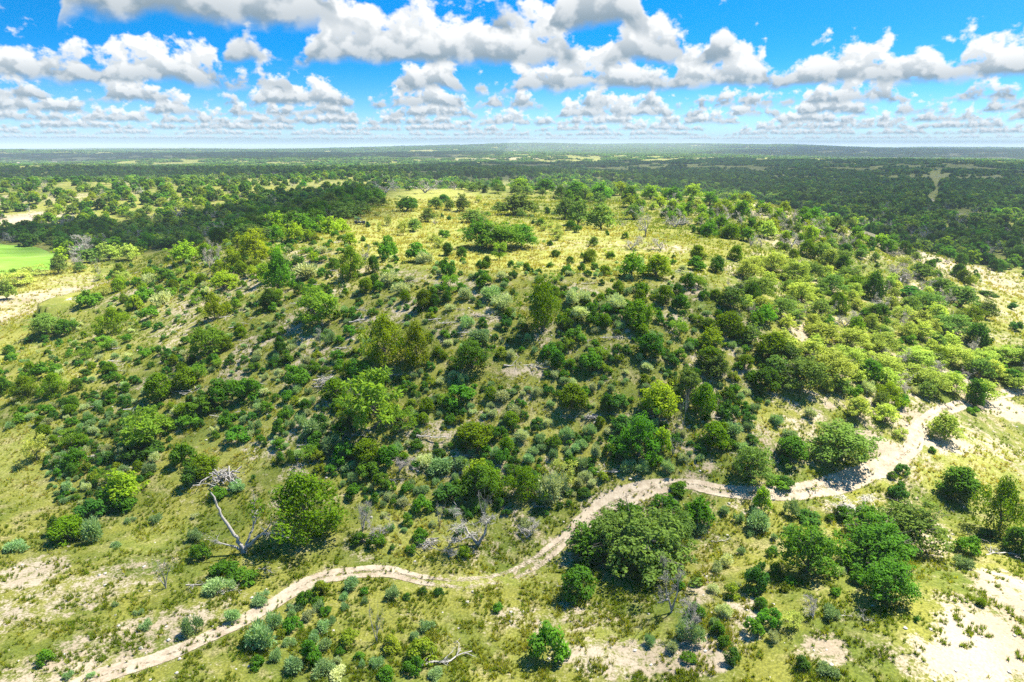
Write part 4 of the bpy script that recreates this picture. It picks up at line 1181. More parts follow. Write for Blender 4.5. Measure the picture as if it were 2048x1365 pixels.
NAMES = {'J': 'juniper_tree', 'O': 'oak_tree', 'G': 'leafy_tree', 'M': 'mesquite_tree', 'S': 'shrub', 'B': 'sage_shrub', 'D': 'dead_tree', 'F': 'fallen_branch', 'P': 'brush_pile'}
GROUPS = {'J': 'junipers over the hill and valley', 'O': 'oaks over the hill and valley', 'G': 'leafy green trees over the hill', 'M': 'feathery mesquites on the hill', 'S': 'green shrubs on the hill', 'B': 'grey sage shrubs on the hill', 'D': 'bare dead trees', 'F': 'fallen bleached branches', 'P': 'brush piles'}
OWN = {('D', 488): 'big sprawling dead tree with thick forked grey limbs above the track bend', ('J', 620): 'huge olive green juniper standing just above the dirt track', ('O', 1290): 'broad oak below the track with pale trunk and low crooked limbs',
       ('G', 1522): 'slender young sapling standing at the lower edge of the track', ('O', 1888): 'lone pale oak standing in the bare dirt clearing', ('G', 1316): 'bright lime green rounded tree on the lower hillside',
       ('M', 752): 'large feathery light green mesquite with crooked trunk on the hillside', ('J', 1086): 'tall olive juniper with dark hollow base just below the crest', ('D', 1291): 'big bleached snag at the edge of the plateau meadow',
       ('O', 815): 'oval dark green oak alone on the yellow meadow', ('P', 457): 'tangled heap of grey cut branches on the grassy clearing', ('D', 956): 'grey dead tree leaning over the track at its middle', ('O', 1682): 'wide spreading grey green oak beside the track at the clearing',
       ('G', 510): 'glowing yellow green tree on the sunlit shoulder of the hill', ('G', 560): 'tall leafy tree with narrow crown on the shoulder', ('J', 230): 'round dark juniper alone on the lower flank near the pool', ('M', 295): 'willowy light green mesquite at the edge of the grassy clearing',
       ('O', 945): 'dense round dark green oak halfway up the hillside', ('M', 1000): 'small umbrella shaped mesquite on thin stems in front of the meadow thicket', ('S', 1097): 'big rounded bush alone on the stony flat below the track',
       ('J', 1996): 'largest dark juniper above the white caliche wash', ('F', 890): 'long pale fallen limb reaching up from the bottom edge', ('D', 1712): 'low dead tree with level bleached branches above the oak clump', ('D', 332): 'broken grey stump with brushy side shoots on the grass'}
ORD = ['nearest', 'second nearest', 'third nearest', 'fourth nearest', 'fifth nearest', 'sixth nearest', 'seventh nearest', 'eighth nearest', 'ninth nearest', 'tenth nearest', 'eleventh nearest', 'twelfth nearest', 'thirteenth nearest', 'fourteenth nearest', 'fifteenth nearest', 'sixteenth nearest', 'seventeenth nearest', 'eighteenth nearest', 'nineteenth nearest', 'twentieth nearest']
TENS = {20: 'twenty', 30: 'thirty', 40: 'forty', 50: 'fifty', 60: 'sixty'}
ONES = ['', 'first', 'second', 'third', 'fourth', 'fifth', 'sixth', 'seventh', 'eighth', 'ninth']


def ordinal(n):
    if n < 20:
        return ORD[n]
    n += 1
    return (TENS[n // 10 * 10] + '-' + ONES[n % 10] if n % 10 else TENS[n // 10 * 10][:-1] + 'ieth') + ' nearest'


buckets = {}
for t_ in THINGS:
    own = OWN.pop((t_['kind'], int(round(t_['px']))), None) if t_['hero'] else None
    if own:
        t_['label'] = own
        continue
    best, bd = None, 1e9
    for m_ in MARKS:
        d_ = math.hypot(t_['px'] - m_[0], 1.6 * (t_['py'] - m_[1]))
        if 14 < d_ < bd:
            best, bd = m_, d_
    dx, dy = t_['px'] - best[0], 1.6 * (t_['py'] - best[1])
    side = ('left of' if dx < 0 else 'right of') if abs(dx) > abs(dy) else ('above' if dy < 0 else 'below')
    tone = 'grey' if t_['kind'] in 'D' else '' if t_['kind'] in 'FP' else LEAF_WORD[t_['kind']][t_['tone']]
    buckets.setdefault((tone, t_['kind'], side, best[2]), []).append((bd, t_))
for (tone, k, side, mk), lst in buckets.items():
    lst.sort(key=lambda e: e[0])
    for n_, (bd, t_) in enumerate(lst):
        o_ = '' if len(lst) == 1 else ', ' + ordinal(n_) + ' one'
        t_['label'] = (tone + ' ' + NOUN[k] + o_ + ' ' + side + ' ' + mk).strip()

# ------------------------------------------------------------------ build the plants
def hero_dead():
    """the great dead tree: a stout fork of three limbs, one rising, one swept low, with broken side branches"""
    g = np.random.default_rng(3)
    tb = Tubes()
    tb.add([(0, 0, -0.4), (0, 0, 0.2), (-0.05, 0, 0.6)], [0.45, 0.36, 0.30], 8)
    def arm(pts, r0, r1, kids=4, L=1.3):
        pts = np.array(pts, float)
        tt = np.linspace(0, len(pts) - 1, len(pts) * 4)
        i = np.clip(tt.astype(int), 0, len(pts) - 2)
        c = pts[i] + (pts[i + 1] - pts[i]) * (tt - i)[:, None]
        c[1:-1] += g.normal(size=c[1:-1].shape) * 0.06
        rad = np.linspace(r0, r1, len(c))
        tb.add(c, rad, 6)
        for _ in range(kids):
            k = g.integers(len(c) // 2, len(c))
            d = unit(c[-1] - c[0]) + g.normal(size=3) * 0.7 + np.array([0, 0, 0.25])
            branching(g, tb, c[k], d, L * g.uniform(0.6, 1.2), max(rad[k] * 0.7, 0.03), 2, 0.7, 0.1, n=5, kids=(1, 3))
    arm([(0, 0, 0.4), (-0.9, 0.2, 2.2), (-2.3, 0.5, 4.3), (-2.9, 0.8, 6.4), (-3.5, 0.9, 7.6)], 0.25, 0.08, 1, 0.6)
    arm([(0.1, 0, 0.4), (1.2, -0.4, 1.6), (2.6, -0.7, 2.9), (4.4, -0.9, 3.3), (6.0, -1.0, 2.6)], 0.24, 0.06, 8, 1.9)
    arm([(0.1, 0, 0.5), (0.7, 0.9, 2.0), (1.1, 1.8, 3.6), (0.9, 2.3, 5.2)], 0.18, 0.05, 7, 1.6)
    arm([(-0.1, 0, 0.4), (-1.2, -0.8, 1.5), (-2.6, -1.3, 2.2)], 0.17, 0.045, 5, 1.4)
    v, f = tb.arrays()
    return mesh_from('great_dead_tree', v, f, [DEADWOOD], smooth=True)


def ob_mat(o, m):
    o.material_slots[0].link = 'OBJECT'
    o.material_slots[0].material = m


LOGS = []
for s_ in range(4):
    g_ = np.random.default_rng(200 + s_)
    tb_ = Tubes()
    p_, r_ = limb(g_, (-0.5, 0, 0), (0.5, 0, 0), 0.03, 0.012, 6, 0.04)
    tb_.add(p_, r_, 5)
    for _ in range(3):
        k_ = g_.integers(2, 6)
        tb_.add(*limb(g_, p_[k_], p_[k_] + np.array([0.2, g_.normal() * 0.16, g_.normal() * 0.08]), 0.012, 0.004, 4), 4)
    LOGS.append(mesh_from('branch', *tb_.arrays(), [DEADWOOD], smooth=True))

vr = np.random.default_rng(99)
for t_ in THINGS:
    k, p, w, h = t_['kind'], t_['p'], t_['w'], t_['h']
    rot = float(vr.random() * 6.283)
    loc = (p[0], p[1], p[2] - 0.04)
    if t_['hero'] and k == 'O' and t_['py'] < 480:
        w, h = w * 1.14, h * 1.14
    kw = dict(label=t_['label'], cat=CATS[k], group=GROUPS[k])
    if k in 'JOGM':
        pool = BIG[k] if w > 5.6 and np.hypot(p[0], p[1]) < 200 else PROTO[k]
        crown, trunk = pool[vr.integers(len(pool))]
        root = add(NAMES[k], None, loc=loc, rotz=rot, scale=(w * 1.02, w * 1.02, h), **kw)
        root.empty_display_size = 0.3
        c = add('crown', crown, root)
        ob_mat(c, LEAF[k][t_['tone']])
        add('trunk', trunk, root)
    elif k in 'SB':
        me = PROTO[k][vr.integers(len(PROTO[k]))][0]
        o = add(NAMES[k], me, loc=loc, rotz=rot, scale=(w, w, h), **kw)
        ob_mat(o, LEAF[k][t_['tone']])
    elif k == 'D':
        if t_['tone'] == 0:
            root = add(NAMES[k], None, loc=loc, **kw)
            add('trunk', hero_dead(), root)
        else:
            tw, tr = DEAD[t_['tone']]
            root = add(NAMES[k], None, loc=loc, rotz=rot, scale=(w * 1.25, w * 1.25, h * 1.15), **kw)
            add('trunk', tr, root)
            if tw:
                add('twigs', tw, root)
    elif k == 'F':
        o = add(NAMES[k], FALLEN[t_['tone'] % 5], loc=loc, rotz=float(vr.uniform(-0.5, 0.5)), scale=(w, w, max(h, 0.5 * w)), **kw)
    else:
        root = add(NAMES[k], None, loc=loc, **kw)
        for b in range(30):
            c = add('branch', LOGS[b % 4], root, loc=(float(vr.normal() * w * 0.2), float(vr.normal() * w * 0.22), float(0.1 + vr.random() * h * 0.45 * (1 - b / 40))), rotz=0)
            L = w * vr.uniform(0.45, 0.85)
            c.scale = (L, L, L)
            c.rotation_euler = (float(vr.normal() * 0.2), float(vr.normal() * 0.22), float(vr.random() * 6.28))


# ------------------------------------------------------------------ uncountable stuff, strewn by geometry nodes
def scatter_group():
    g = bpy.data.node_groups.new('strew', 'GeometryNodeTree')
    g.interface.new_socket('Geometry', in_out='INPUT', socket_type='NodeSocketGeometry')
    g.interface.new_socket('Things', in_out='INPUT', socket_type='NodeSocketCollection')
    g.interface.new_socket('Geometry', in_out='OUTPUT', socket_type='NodeSocketGeometry')
    q = NT(g)
    gi, go = q.node('NodeGroupInput'), q.node('NodeGroupOutput')
    ci = q.node('GeometryNodeCollectionInfo', transform_space='ORIGINAL')
    ci.inputs['Separate Children'].default_value = True
    ci.inputs['Reset Children'].default_value = True
    q.l.new(gi.outputs['Things'], ci.inputs['Collection'])
    def named(n, ty):
        a = q.node('GeometryNodeInputNamedAttribute', data_type=ty)
        a.inputs['Name'].default_value = n
        return a.outputs[0]
    ip = q.node('GeometryNodeInstanceOnPoints')
    q.l.new(gi.outputs['Geometry'], ip.inputs['Points'])
    q.l.new(ci.outputs[0], ip.inputs['Instance'])
    ip.inputs['Pick Instance'].default_value = True
    q.l.new(named('pick', 'INT'), ip.inputs['Instance Index'])
    q.l.new(named('turn', 'FLOAT_VECTOR'), ip.inputs['Rotation'])
    q.l.new(named('size', 'FLOAT_VECTOR'), ip.inputs['Scale'])
    q.l.new(ip.outputs[0], go.inputs[0])
    return g


STREW = scatter_group()


def strew(name, pts, meshes, pick, rotz, size, label):
    me = bpy.data.meshes.new(name)
    me.vertices.add(len(pts))
    me.vertices.foreach_set('co', np.asarray(pts, np.float32).ravel())
    a = me.attributes.new('pick', 'INT', 'POINT')
    a.data.foreach_set('value', np.asarray(pick, np.int32))
    a = me.attributes.new('turn', 'FLOAT_VECTOR', 'POINT')
    rz = np.zeros((len(pts), 3), np.float32)
    rz[:, 2] = rotz
    a.data.foreach_set('vector', rz.ravel())
    a = me.attributes.new('size', 'FLOAT_VECTOR', 'POINT')
    a.data.foreach_set('vector', np.asarray(size, np.float32).ravel())
    me.update()
    col = bpy.data.collections.new(name + '_kinds')
    for i, m in enumerate(meshes):
        o = bpy.data.objects.new('%s_kind_%02d' % (name, i), m)
        col.objects.link(o)
    o = add(name, me, kind='stuff', label=label)
    md = o.modifiers.new('strew', 'NODES')
    md.node_group = STREW
    for it in STREW.interface.items_tree:
        if it.name == 'Things':
            md[it.identifier] = col
    return o


def thin(mesh, keep, grow, seed):
    """a coarser copy of a crown for the distance: fewer, larger leaf sprays"""
    g = np.random.default_rng(seed)
    n = len(mesh.vertices)
    v = np.empty(n * 3, np.float32)
    mesh.vertices.foreach_get('co', v)
    v = v.reshape(-1, 4, 3)
    t = np.empty(n, np.float32)
    mesh.attributes['tone'].data.foreach_get('value', t)
    t = t.reshape(-1, 4)
    s = g.choice(len(v), int(len(v) * keep), replace=False)
    v, t = v[s], t[s]
    c = v.mean(1, keepdims=True)
    # widen the sprays as well as enlarging them
    v = c + (v - c) * grow
    side = v[:, 1] - v[:, 3]
    v[:, 1] += side * 0.35
    v[:, 3] -= side * 0.35
    return v.reshape(-1, 3), np.arange(len(v) * 4).reshape(-1, 4), t.ravel()


FAR = []
FARW = []
for k, tones in (('J', (0, 0, 1)), ('O', (0, 0, 1)), ('G', (0, 1, 0))):
    for j, tone in enumerate(tones):
        v, f, t = thin(PROTO[k][j][0], 0.10, 2.4, j)
        FAR.append(mesh_from('far_' + k, v, f, [LEAF[k][tone]], {'tone': ('POINT', t)}))
for j in range(2):
    FAR.append(DEAD[3 + j][1])
mk = kinds_[mass]
pick = np.where(mk == 0, wg.integers(0, 3, len(mass)), np.where(mk == 1, 3 + wg.integers(0, 3, len(mass)), np.where(mk == 2, 6 + wg.integers(0, 3, len(mass)), 9 + wg.integers(0, 2, len(mass)))))
mp = wp[mass].copy()
mp[:, 2] -= 0.25
ms = np.stack([ww[mass], ww[mass], wh[mass]], 1)
more = [t for t in extra if t['kind'] in 'JOGMD']
if more:
    mp = np.concatenate([mp, [t['p'] - np.array([0, 0, 0.1]) for t in more]])
    ms = np.concatenate([ms, [[t['w'], t['w'], t['h']] for t in more]])
    pick = np.concatenate([pick, [{'J': 0, 'O': 3, 'G': 6, 'M': 6, 'D': 9}[t['kind']] + (int(t['p'][0]) % 3 if t['kind'] != 'D' else 0) for t in more]])
strew('woodland', mp, FAR, pick, wg.random(len(mp)) * 6.28, ms, 'dark mixed woodland covering the valley beyond the hill')

# patches of wood for the plain out to the skyline
PATCH = []
for s_ in range(5):
    g_ = np.random.default_rng(500 + s_)
    V, Fa, Tn, MI, off = [], [], [], [], 0
    for q_ in range(30):
        k = 'JJOOGJO'[g_.integers(7)]
        v, f, t = thin(PROTO[k][g_.integers(4)][0], 0.018, 4.6, q_)
        w_, h_ = g_.uniform(5, 9), g_.uniform(4, 7)
        v = v * np.array([w_, w_, h_]) + np.array([g_.uniform(-19, 19), g_.uniform(-19, 19), -0.3])
        V.append(v)
        Fa.append(f + off)
        Tn.append(t)
        MI.append(np.full(len(f), {'J': 0, 'O': 1, 'G': 2}[k]))
        off += len(v)
    PATCH.append(mesh_from('wood_patch', np.concatenate(V), np.concatenate(Fa), [LEAF['J'][0], LEAF['O'][0], LEAF['G'][0]], {'tone': ('POINT', np.concatenate(Tn))}, mat_index=np.concatenate(MI)))
fp, fg = woods(1430, 9500, 54.0, 9)
strew('far_woodland', fp, PATCH, fg.integers(0, 5, len(fp)), fg.random(len(fp)) * 6.28, np.repeat(fg.uniform(0.8, 1.25, len(fp)) * (1 + 0.9 * sstep(np.hypot(fp[:, 0], fp[:, 1]), 2500, 8000)), 3).reshape(-1, 3) * np.array([1, 1, 0.85]), 'hazy woods on the plain running out to the skyline')

# the small fry of the undergrowth
if extra:
    UND = []
    for k in 'SB':
        for j in range(3):
            m_ = PROTO[k][j][0].copy()
            m_.materials[0] = LEAF[k][j % 2]
            UND.append(m_)
    ek = [t for t in extra if t['kind'] in 'SB']
    ep = np.array([t['p'] for t in ek])
    strew('undergrowth', ep, UND, [(0 if t['kind'] == 'S' else 3) + i % 3 for i, t in enumerate(ek)], vr.random(len(ek)) * 6.28, np.array([[t['w'], t['w'], t['h']] for t in ek]), 'low scrub between the larger shrubs')

# grass tufts and stones on the near ground
def tuft(seed, n=16):
    g = np.random.default_rng(seed)
    V, Fa, T = [], [], []
    for i in range(n):
        a = g.random() * 6.28
        b = np.array([g.normal() * 0.09, g.normal() * 0.09, 0])
        tip = b + np.array([math.cos(a) * g.uniform(0.1, 0.38), math.sin(a) * g.uniform(0.1, 0.38), g.uniform(0.5, 1.0)])
        s = np.array([-math.sin(a), math.cos(a), 0]) * 0.04
        V += [b - s, b + s, tip]
        Fa.append((3 * i, 3 * i + 1, 3 * i + 2))
        T += [g.random()] * 3
    return np.array(V), np.array(Fa), np.array(T)


GRASS_M = [leaf_mat('grass_green', (0.14, 0.20, 0.018), spread=0.5, trans=0.45), leaf_mat('grass_yellow', (0.26, 0.285, 0.030), spread=0.5, trans=0.45), leaf_mat('grass_straw', (0.33, 0.31, 0.075), spread=0.4, trans=0.45)]
TUFTS = []
for i in range(6):
    v, f, t = tuft(700 + i)
    TUFTS.append(mesh_from('tuft', v, f, [GRASS_M[i // 2]], {'tone': ('POINT', t)}))
gg = np.random.default_rng(31)
n_ = 190000
gr = 40 + 290 * gg.random(n_) ** 1.7
ga = (gg.random(n_) - 0.5) * 1.52
gx, gy = gr * np.sin(ga), gr * np.cos(ga)
gb = np.clip(blobs(gx, gy, BARE), 0, 1)
gd = np.clip(blobs(gx, gy, DRY), 0, 1)
clump = fbm(gx / 1.6, gy / 1.6, 55, 3)
gt = track_dist(gx, gy)
keep = (gg.random(n_) < sstep(clump, 0.30 + 0.22 * gb, 0.62 + 0.15 * gb)) & ((gt > 1.5) | (gg.random(n_) < 0.12))
gx, gy, gd, clump = gx[keep], gy[keep], gd[keep], clump[keep]
hue = gd * 0.7 + fbm(gx / 11, gy / 11, 58, 3) * 0.8 + gg.normal(size=len(gx)) * 0.12
gpick = np.where(hue < 0.46, 0, np.where(hue < 0.82, 2, 4)) + gg.integers(0, 2, len(gx))
gs = gg.uniform(0.26, 0.58, len(gx)) * (0.6 + 0.7 * clump) * (1 + np.clip((np.hypot(gx, gy) - 120) / 200, 0, 1))
strew('grass', np.stack([gx, gy, height(gx, gy) - 0.02], 1), TUFTS, gpick, gg.random(len(gx)) * 6.28, np.stack([gs * 1.5, gs * 1.5, gs], 1), 'tufts of wild grass on the slopes')

def stone(seed):
    g = np.random.default_rng(seed)
    v = np.array([(x, y, z) for x in (-1, 1) for y in (-1, 1) for z in (0, 1)], float) * np.array([0.5, 0.4, 0.35])
    v += g.normal(size=v.shape) * 0.07
    v = np.concatenate([v, [[0, 0, 0.48], [0.62, 0, 0.15], [-0.6, 0.05, 0.16], [0, 0.55, 0.14], [0, -0.52, 0.15]]])
    f = [(1, 3, 10), (3, 7, 8), (7, 5, 8), (5, 1, 8), (1, 3, 8), (5, 7, 9), (4, 5, 9), (6, 4, 9), (7, 6, 9), (1, 0, 10), (0, 2, 10), (2, 3, 10), (3, 2, 11), (2, 6, 11), (6, 7, 11), (7, 3, 11), (0, 1, 12), (1, 5, 12), (5, 4, 12), (4, 0, 12)]
    return v, np.array(f)


STONE_M = plain_mat('limestone', (0.46, 0.42, 0.35), 0.9, 0, 0.3)
STONES = [mesh_from('stone', *stone(800 + i), [STONE_M]) for i in range(4)]
n_ = 9000
sr = 42 + 110 * gg.random(n_)
sa = (gg.random(n_) - 0.5) * 1.5
sx, sy = sr * np.sin(sa), sr * np.cos(sa)
sb = np.clip(blobs(sx, sy, BARE), 0, 1)
keep = (gg.random(n_) < 0.10 + 0.6 * sb) & (track_dist(sx, sy) > 1.3)
sx, sy = sx[keep], sy[keep]
ss = 0.07 + 0.30 * gg.random(len(sx)) ** 4
strew('stones', np.stack([sx, sy, height(sx, sy) - 0.03], 1), STONES, gg.integers(0, 4, len(sx)), gg.random(len(sx)) * 6.28, np.repeat(ss, 3).reshape(-1, 3), 'loose pale limestone rubble')

# ------------------------------------------------------------------ buggy on the meadow
def box(x0, x1, y0, y1, z0, z1, taper=0.0, bev=0.04):
    bm = bmesh.new()
    bmesh.ops.create_cube(bm, size=1.0)
    for v in bm.verts:
        top = v.co.z > 0
        v.co.x = (x0 + x1) / 2 + v.co.x * (x1 - x0) * (1 - taper if top else 1)
        v.co.y = (y0 + y1) / 2 + v.co.y * (y1 - y0) * (1 - taper * 0.4 if top else 1)
        v.co.z = z0 if not top else z1
    bmesh.ops.bevel(bm, geom=bm.edges[:], offset=bev, segments=2, affect='EDGES')
    return bm


def from_bm(name, bm, mat):
    me = bpy.data.meshes.new(name)
    bm.to_mesh(me)
    bm.free()
    me.materials.append(mat)
    return me


def ring(r, wdt, depth=0.0, segs=20, inner=0.0):
    """wheel shape: a closed profile turned about the axle (y)"""
    prof = [(inner, -wdt), (r * 0.86, -wdt), (r, -wdt * 0.6), (r, wdt * 0.6), (r * 0.86, wdt), (inner, wdt)]
    a = np.arange(segs) / segs * 2 * math.pi
    v = np.array([[q * math.cos(t), y, q * math.sin(t)] for t in a for q, y in prof])
    n = len(prof)
    f = [(i * n + j, i * n + j + 1, ((i + 1) % segs) * n + j + 1, ((i + 1) % segs) * n + j) for i in range(segs) for j in range(n - 1)]
    return v, np.array(f)


def build_buggy():
    p = hit(720, 449)[0]
    root = add('buggy', None, loc=(p[0], p[1], p[2]), rotz=math.radians(8), label='small dark open buggy parked on the yellow meadow', cat='buggy')
    dark = plain_mat('buggy_paint', (0.035, 0.038, 0.045), 0.35)
    rub = plain_mat('tyre_rubber', (0.02, 0.02, 0.02), 0.9)
    met = plain_mat('cage_steel', (0.05, 0.05, 0.055), 0.4, 0.5)
    rim = plain_mat('wheel_rim', (0.45, 0.45, 0.46), 0.35, 0.8)
    pale = plain_mat('seat_vinyl', (0.30, 0.31, 0.33), 0.6)
    body = add('body', from_bm('body', box(-1.75, 1.7, -0.72, 0.72, 0.42, 0.82, 0.04), dark), root)
    add('hood', from_bm('hood', box(0.78, 1.74, -0.62, 0.62, 0.82, 1.05, 0.18), dark), root)
    add('cargo_bed', from_bm('cargo_bed', box(-1.8, -0.85, -0.7, 0.7, 0.82, 1.12, -0.04), dark), root)
    for s in (-1, 1):
        add('headlight', from_bm('headlight', box(1.66, 1.76, s * 0.42 - 0.12, s * 0.42 + 0.12, 0.84, 0.96, 0, 0.02), rim), root)
        st = add('seat', from_bm('seat', box(-0.35, 0.2, s * 0.34 - 0.26, s * 0.34 + 0.26, 0.82, 0.98, 0), pale), root)
        add('seat_back', from_bm('seat_back', box(-0.5, -0.32, s * 0.34 - 0.26, s * 0.34 + 0.26, 0.95, 1.5, 0), pale), st)
    tb = Tubes()
    for s in (-1, 1):
        tb.add([(0.95, s * 0.62, 0.9), (0.45, s * 0.6, 1.8), (-0.7, s * 0.6, 1.84), (-0.9, s * 0.64, 0.9)], [0.035] * 4, 6)
    for x, z in ((0.45, 1.8), (-0.7, 1.84)):
        tb.add([(x, -0.6, z), (x, 0, z), (x, 0.6, z)], [0.035] * 3, 6)
    add('roll_cage', mesh_from('roll_cage', *tb.arrays(), [met]), root)
    add('roof', from_bm('roof', box(-0.75, 0.5, -0.62, 0.62, 1.86, 1.92, 0.03, 0.02), dark), root)
    sw = Tubes()
    a = np.linspace(0, 2 * math.pi, 14)
    sw.add(np.stack([0.52 + 0.06 * np.sin(a), 0.34 + 0.17 * np.cos(a), 1.12 + 0.16 * np.sin(a)], 1), [0.018] * 14, 5)
    add('steering_wheel', mesh_from('steering_wheel', *sw.arrays(), [rub]), root)
    tm, rm = mesh_from('tyre', *ring(0.36, 0.15, inner=0.2), [rub]), mesh_from('rim', *ring(0.21, 0.1), [rim])
    for x in (-1.2, 1.2):
        for s in (-1, 1):
            w = add('wheel', tm, root, loc=(x, s * 0.68, 0.36))
            add('rim', rm, w)


build_buggy()

# ------------------------------------------------------------------ farm buildings near the skyline
def build_barn(px, dist, L, W, H, label):
    d = ray(px, 292.0)
    p = CAM + d * dist / d[1]
    z = float(height(p[0], p[1]))
    root = add('farm_building', None, loc=(p[0], p[1], z), rotz=0.3, label=label, cat='building', group='farm buildings near the skyline')
    wall = plain_mat('barn_wall', (0.72, 0.71, 0.68), 0.8)
    roof = plain_mat('barn_roof', (0.62, 0.63, 0.64), 0.45, 0.3)
    door = plain_mat('barn_door', (0.16, 0.15, 0.14), 0.8)
    v = np.array([(-L, -W, -2), (L, -W, -2), (L, W, -2), (-L, W, -2), (-L, -W, H), (L, -W, H), (L, W, H), (-L, W, H), (-L, 0, H * 1.5), (L, 0, H * 1.5)], float)
    add('wall', mesh_from('wall', v, [np.array([(0, 1, 5, 4), (1, 2, 6, 5), (2, 3, 7, 6), (3, 0, 4, 7)]), np.array([(4, 8, 7), (5, 6, 9)])], [wall]), root)
    e = 0.5
    r = np.array([(-L - e, -W - e, H - 0.3), (L + e, -W - e, H - 0.3), (L + e, 0, H * 1.5 + 0.25), (-L - e, 0, H * 1.5 + 0.25), (-L - e, W + e, H - 0.3), (L + e, W + e, H - 0.3)])
    r2 = r - np.array([0, 0, 0.2])
    add('roof', mesh_from('roof', np.concatenate([r, r2]), np.array([(0, 1, 2, 3), (3, 2, 5, 4), (7, 6, 9, 8), (8, 9, 10, 11), (0, 6, 7, 1), (4, 5, 11, 10)]), [roof]), root)
    add('door', from_bm('door', box(-L * 0.35, L * 0.35, -W - 0.06, -W + 0.02, -0.5, H * 0.75, 0, 0.01), door), root)


build_barn(1648, 5200, 16, 8, 6, 'long pale farm building on the skyline plain, biggest of the cluster')
build_barn(1668, 5280, 9, 6, 5, 'smaller pale shed beside the long skyline farm building')
build_barn(1790, 5600, 10, 6, 5, 'lone pale shed on the skyline plain above the valley clearing')

# ------------------------------------------------------------------ fair-weather clouds overhead whose shade falls on the land
CLOUD_Z = 1500.0


def cloud_mat(name, through):
    m, t, out = new_mat(name)
    d = t.node('ShaderNodeBsdfDiffuse')
    d.inputs[0].default_value = (0.85, 0.85, 0.85, 1)
    tr = t.node('ShaderNodeBsdfTranslucent')
    tr.inputs[0].default_value = (0.85, 0.85, 0.85, 1)
    m1 = t.node('ShaderNodeMixShader')
    m1.inputs[0].default_value = 0.5
    t.l.new(d.outputs[0], m1.inputs[1])
    t.l.new(tr.outputs[0], m1.inputs[2])
    tp = t.node('ShaderNodeBsdfTransparent')
    m2 = t.node('ShaderNodeMixShader')
    m2.inputs[0].default_value = math.sqrt(through)
    t.l.new(m1.outputs[0], m2.inputs[1])
    t.l.new(tp.outputs[0], m2.inputs[2])
    t.l.new(m2.outputs[0], out.inputs[0])
    return m


def build_cloud(pts, through, cell, seed):
    """flat-based heap cloud: its base is the outline of the shade it throws, carried up the sun's line"""
    foot = hit_poly(pts)
    up = TO_SUN * (CLOUD_Z / TO_SUN[2])
    poly = foot + up[:2]
    lo, hi = poly.min(0), poly.max(0)
    nx, ny = [int(np.clip((hi[i] - lo[i]) / cell, 12, 90)) + 2 for i in (0, 1)]
    X, Y = np.meshgrid(np.linspace(lo[0], hi[0], nx), np.linspace(lo[1], hi[1], ny), indexing='ij')
    sd, _ = poly_sd(X, Y, poly)
    span = min(hi - lo)
    sd = sd + (fbm(X / (span * 0.16), Y / (span * 0.16), seed, 4) - 0.42) * span * 0.28
    top = CLOUD_Z + np.sqrt(np.maximum(sd, 0)) * math.sqrt(span) * 0.6 * (0.6 + 0.8 * fbm(X / (span * 0.1), Y / (span * 0.1), seed + 9, 3))
    ins = sd > 0
    idx = np.arange(nx * ny).reshape(nx, ny)
    i, j = np.meshgrid(np.arange(nx - 1), np.arange(ny - 1), indexing='ij')
    q = np.stack([idx[i, j], idx[i + 1, j], idx[i + 1, j + 1], idx[i, j + 1]], -1).reshape(-1, 4)
    q = q[ins.ravel()[q].all(1)]
    n = nx * ny
    V = np.concatenate([np.stack([X, Y, top], -1).reshape(-1, 3), np.stack([X, Y, np.full(X.shape, CLOUD_Z)], -1).reshape(-1, 3)])
    me = mesh_from('cloud', V, np.concatenate([q, (q + n)[:, ::-1]]), [cloud_mat('cloud_%d' % seed, through)], smooth=True)
    add('cloud', me, kind='stuff', label='drifting heap cloud overhead, above the picture')


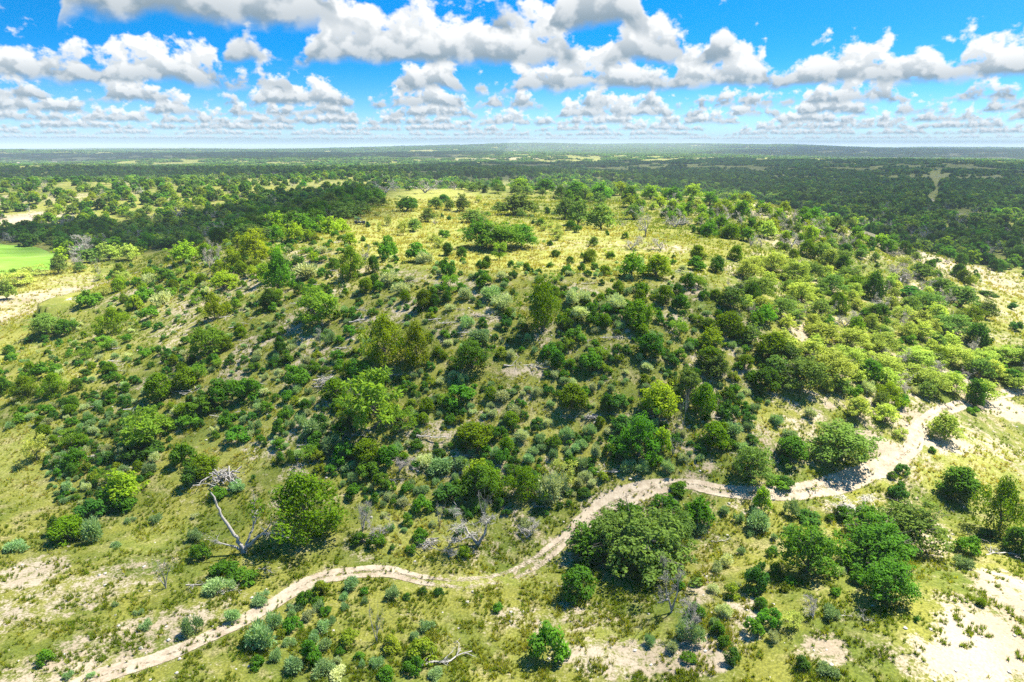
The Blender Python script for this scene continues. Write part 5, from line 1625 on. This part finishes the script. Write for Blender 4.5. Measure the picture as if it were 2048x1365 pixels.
SHADES = [
    ([(-60, 470), (200, 440), (330, 445), (480, 405), (640, 378), (760, 372), (740, 425), (600, 455), (500, 490), (330, 505), (120, 505), (-60, 488)], 0.25, 9, 1),
    ([(1260, 352), (1450, 385), (1640, 425), (1800, 465), (1900, 500), (2150, 500), (2150, 335), (1900, 322), (1500, 318), (1200, 322), (900, 330), (720, 352), (900, 372), (1100, 362)], 0.22, 14, 2),
    ([(-80, 340), (350, 338), (700, 336), (640, 352), (330, 358), (-80, 366)], 0.3, 22, 3),
    ([(-100, 309), (500, 306), (1000, 304), (1000, 312), (600, 318), (-100, 318)], 0.2, 60, 4),
    ([(1500, 297), (2200, 298), (2200, 310), (1500, 309)], 0.2, 90, 5),
    ([(-200, 770), (100, 770), (330, 730), (470, 650), (600, 596), (760, 562), (900, 566), (1250, 566), (1390, 610), (1470, 710), (1540, 850), (1490, 905), (1580, 950), (1540, 1060), (1480, 1200), (1430, 1480), (-200, 1480)], 0.7, 4, 6),
]
for s_ in SHADES:
    build_cloud(*s_)

# ------------------------------------------------------------------ the air between
def build_haze():
    bm = bmesh.new()
    bmesh.ops.create_cube(bm, size=1.0)
    for v in bm.verts:
        v.co.x *= 72000
        v.co.y *= 72000
        v.co.z = HAZE_TOP if v.co.z > 0 else HAZE_BOTTOM
    m, t, out = new_mat('haze_air')
    pv = t.node('ShaderNodeVolumePrincipled')
    pv.inputs['Color'].default_value = (0.72, 0.87, 1.0, 1)
    pv.inputs['Density'].default_value = HAZE
    pv.inputs['Anisotropy'].default_value = 0.1
    t.l.new(pv.outputs[0], out.inputs['Volume'])
    add('haze', from_bm('haze', bm, m), kind='stuff', label='thin bluish air over the far country')


gz = bpy.data.objects['ground'].data
zz = np.empty(len(gz.vertices) * 3, np.float32)
gz.vertices.foreach_get('co', zz)
HAZE_BOTTOM, HAZE_TOP = float(zz[2::3].min()) - 1.0, max(54.0, float(zz[2::3].max()) + 16.0)
print('haze', HAZE_BOTTOM, HAZE_TOP)
HAZE = 1.05e-4
build_haze()
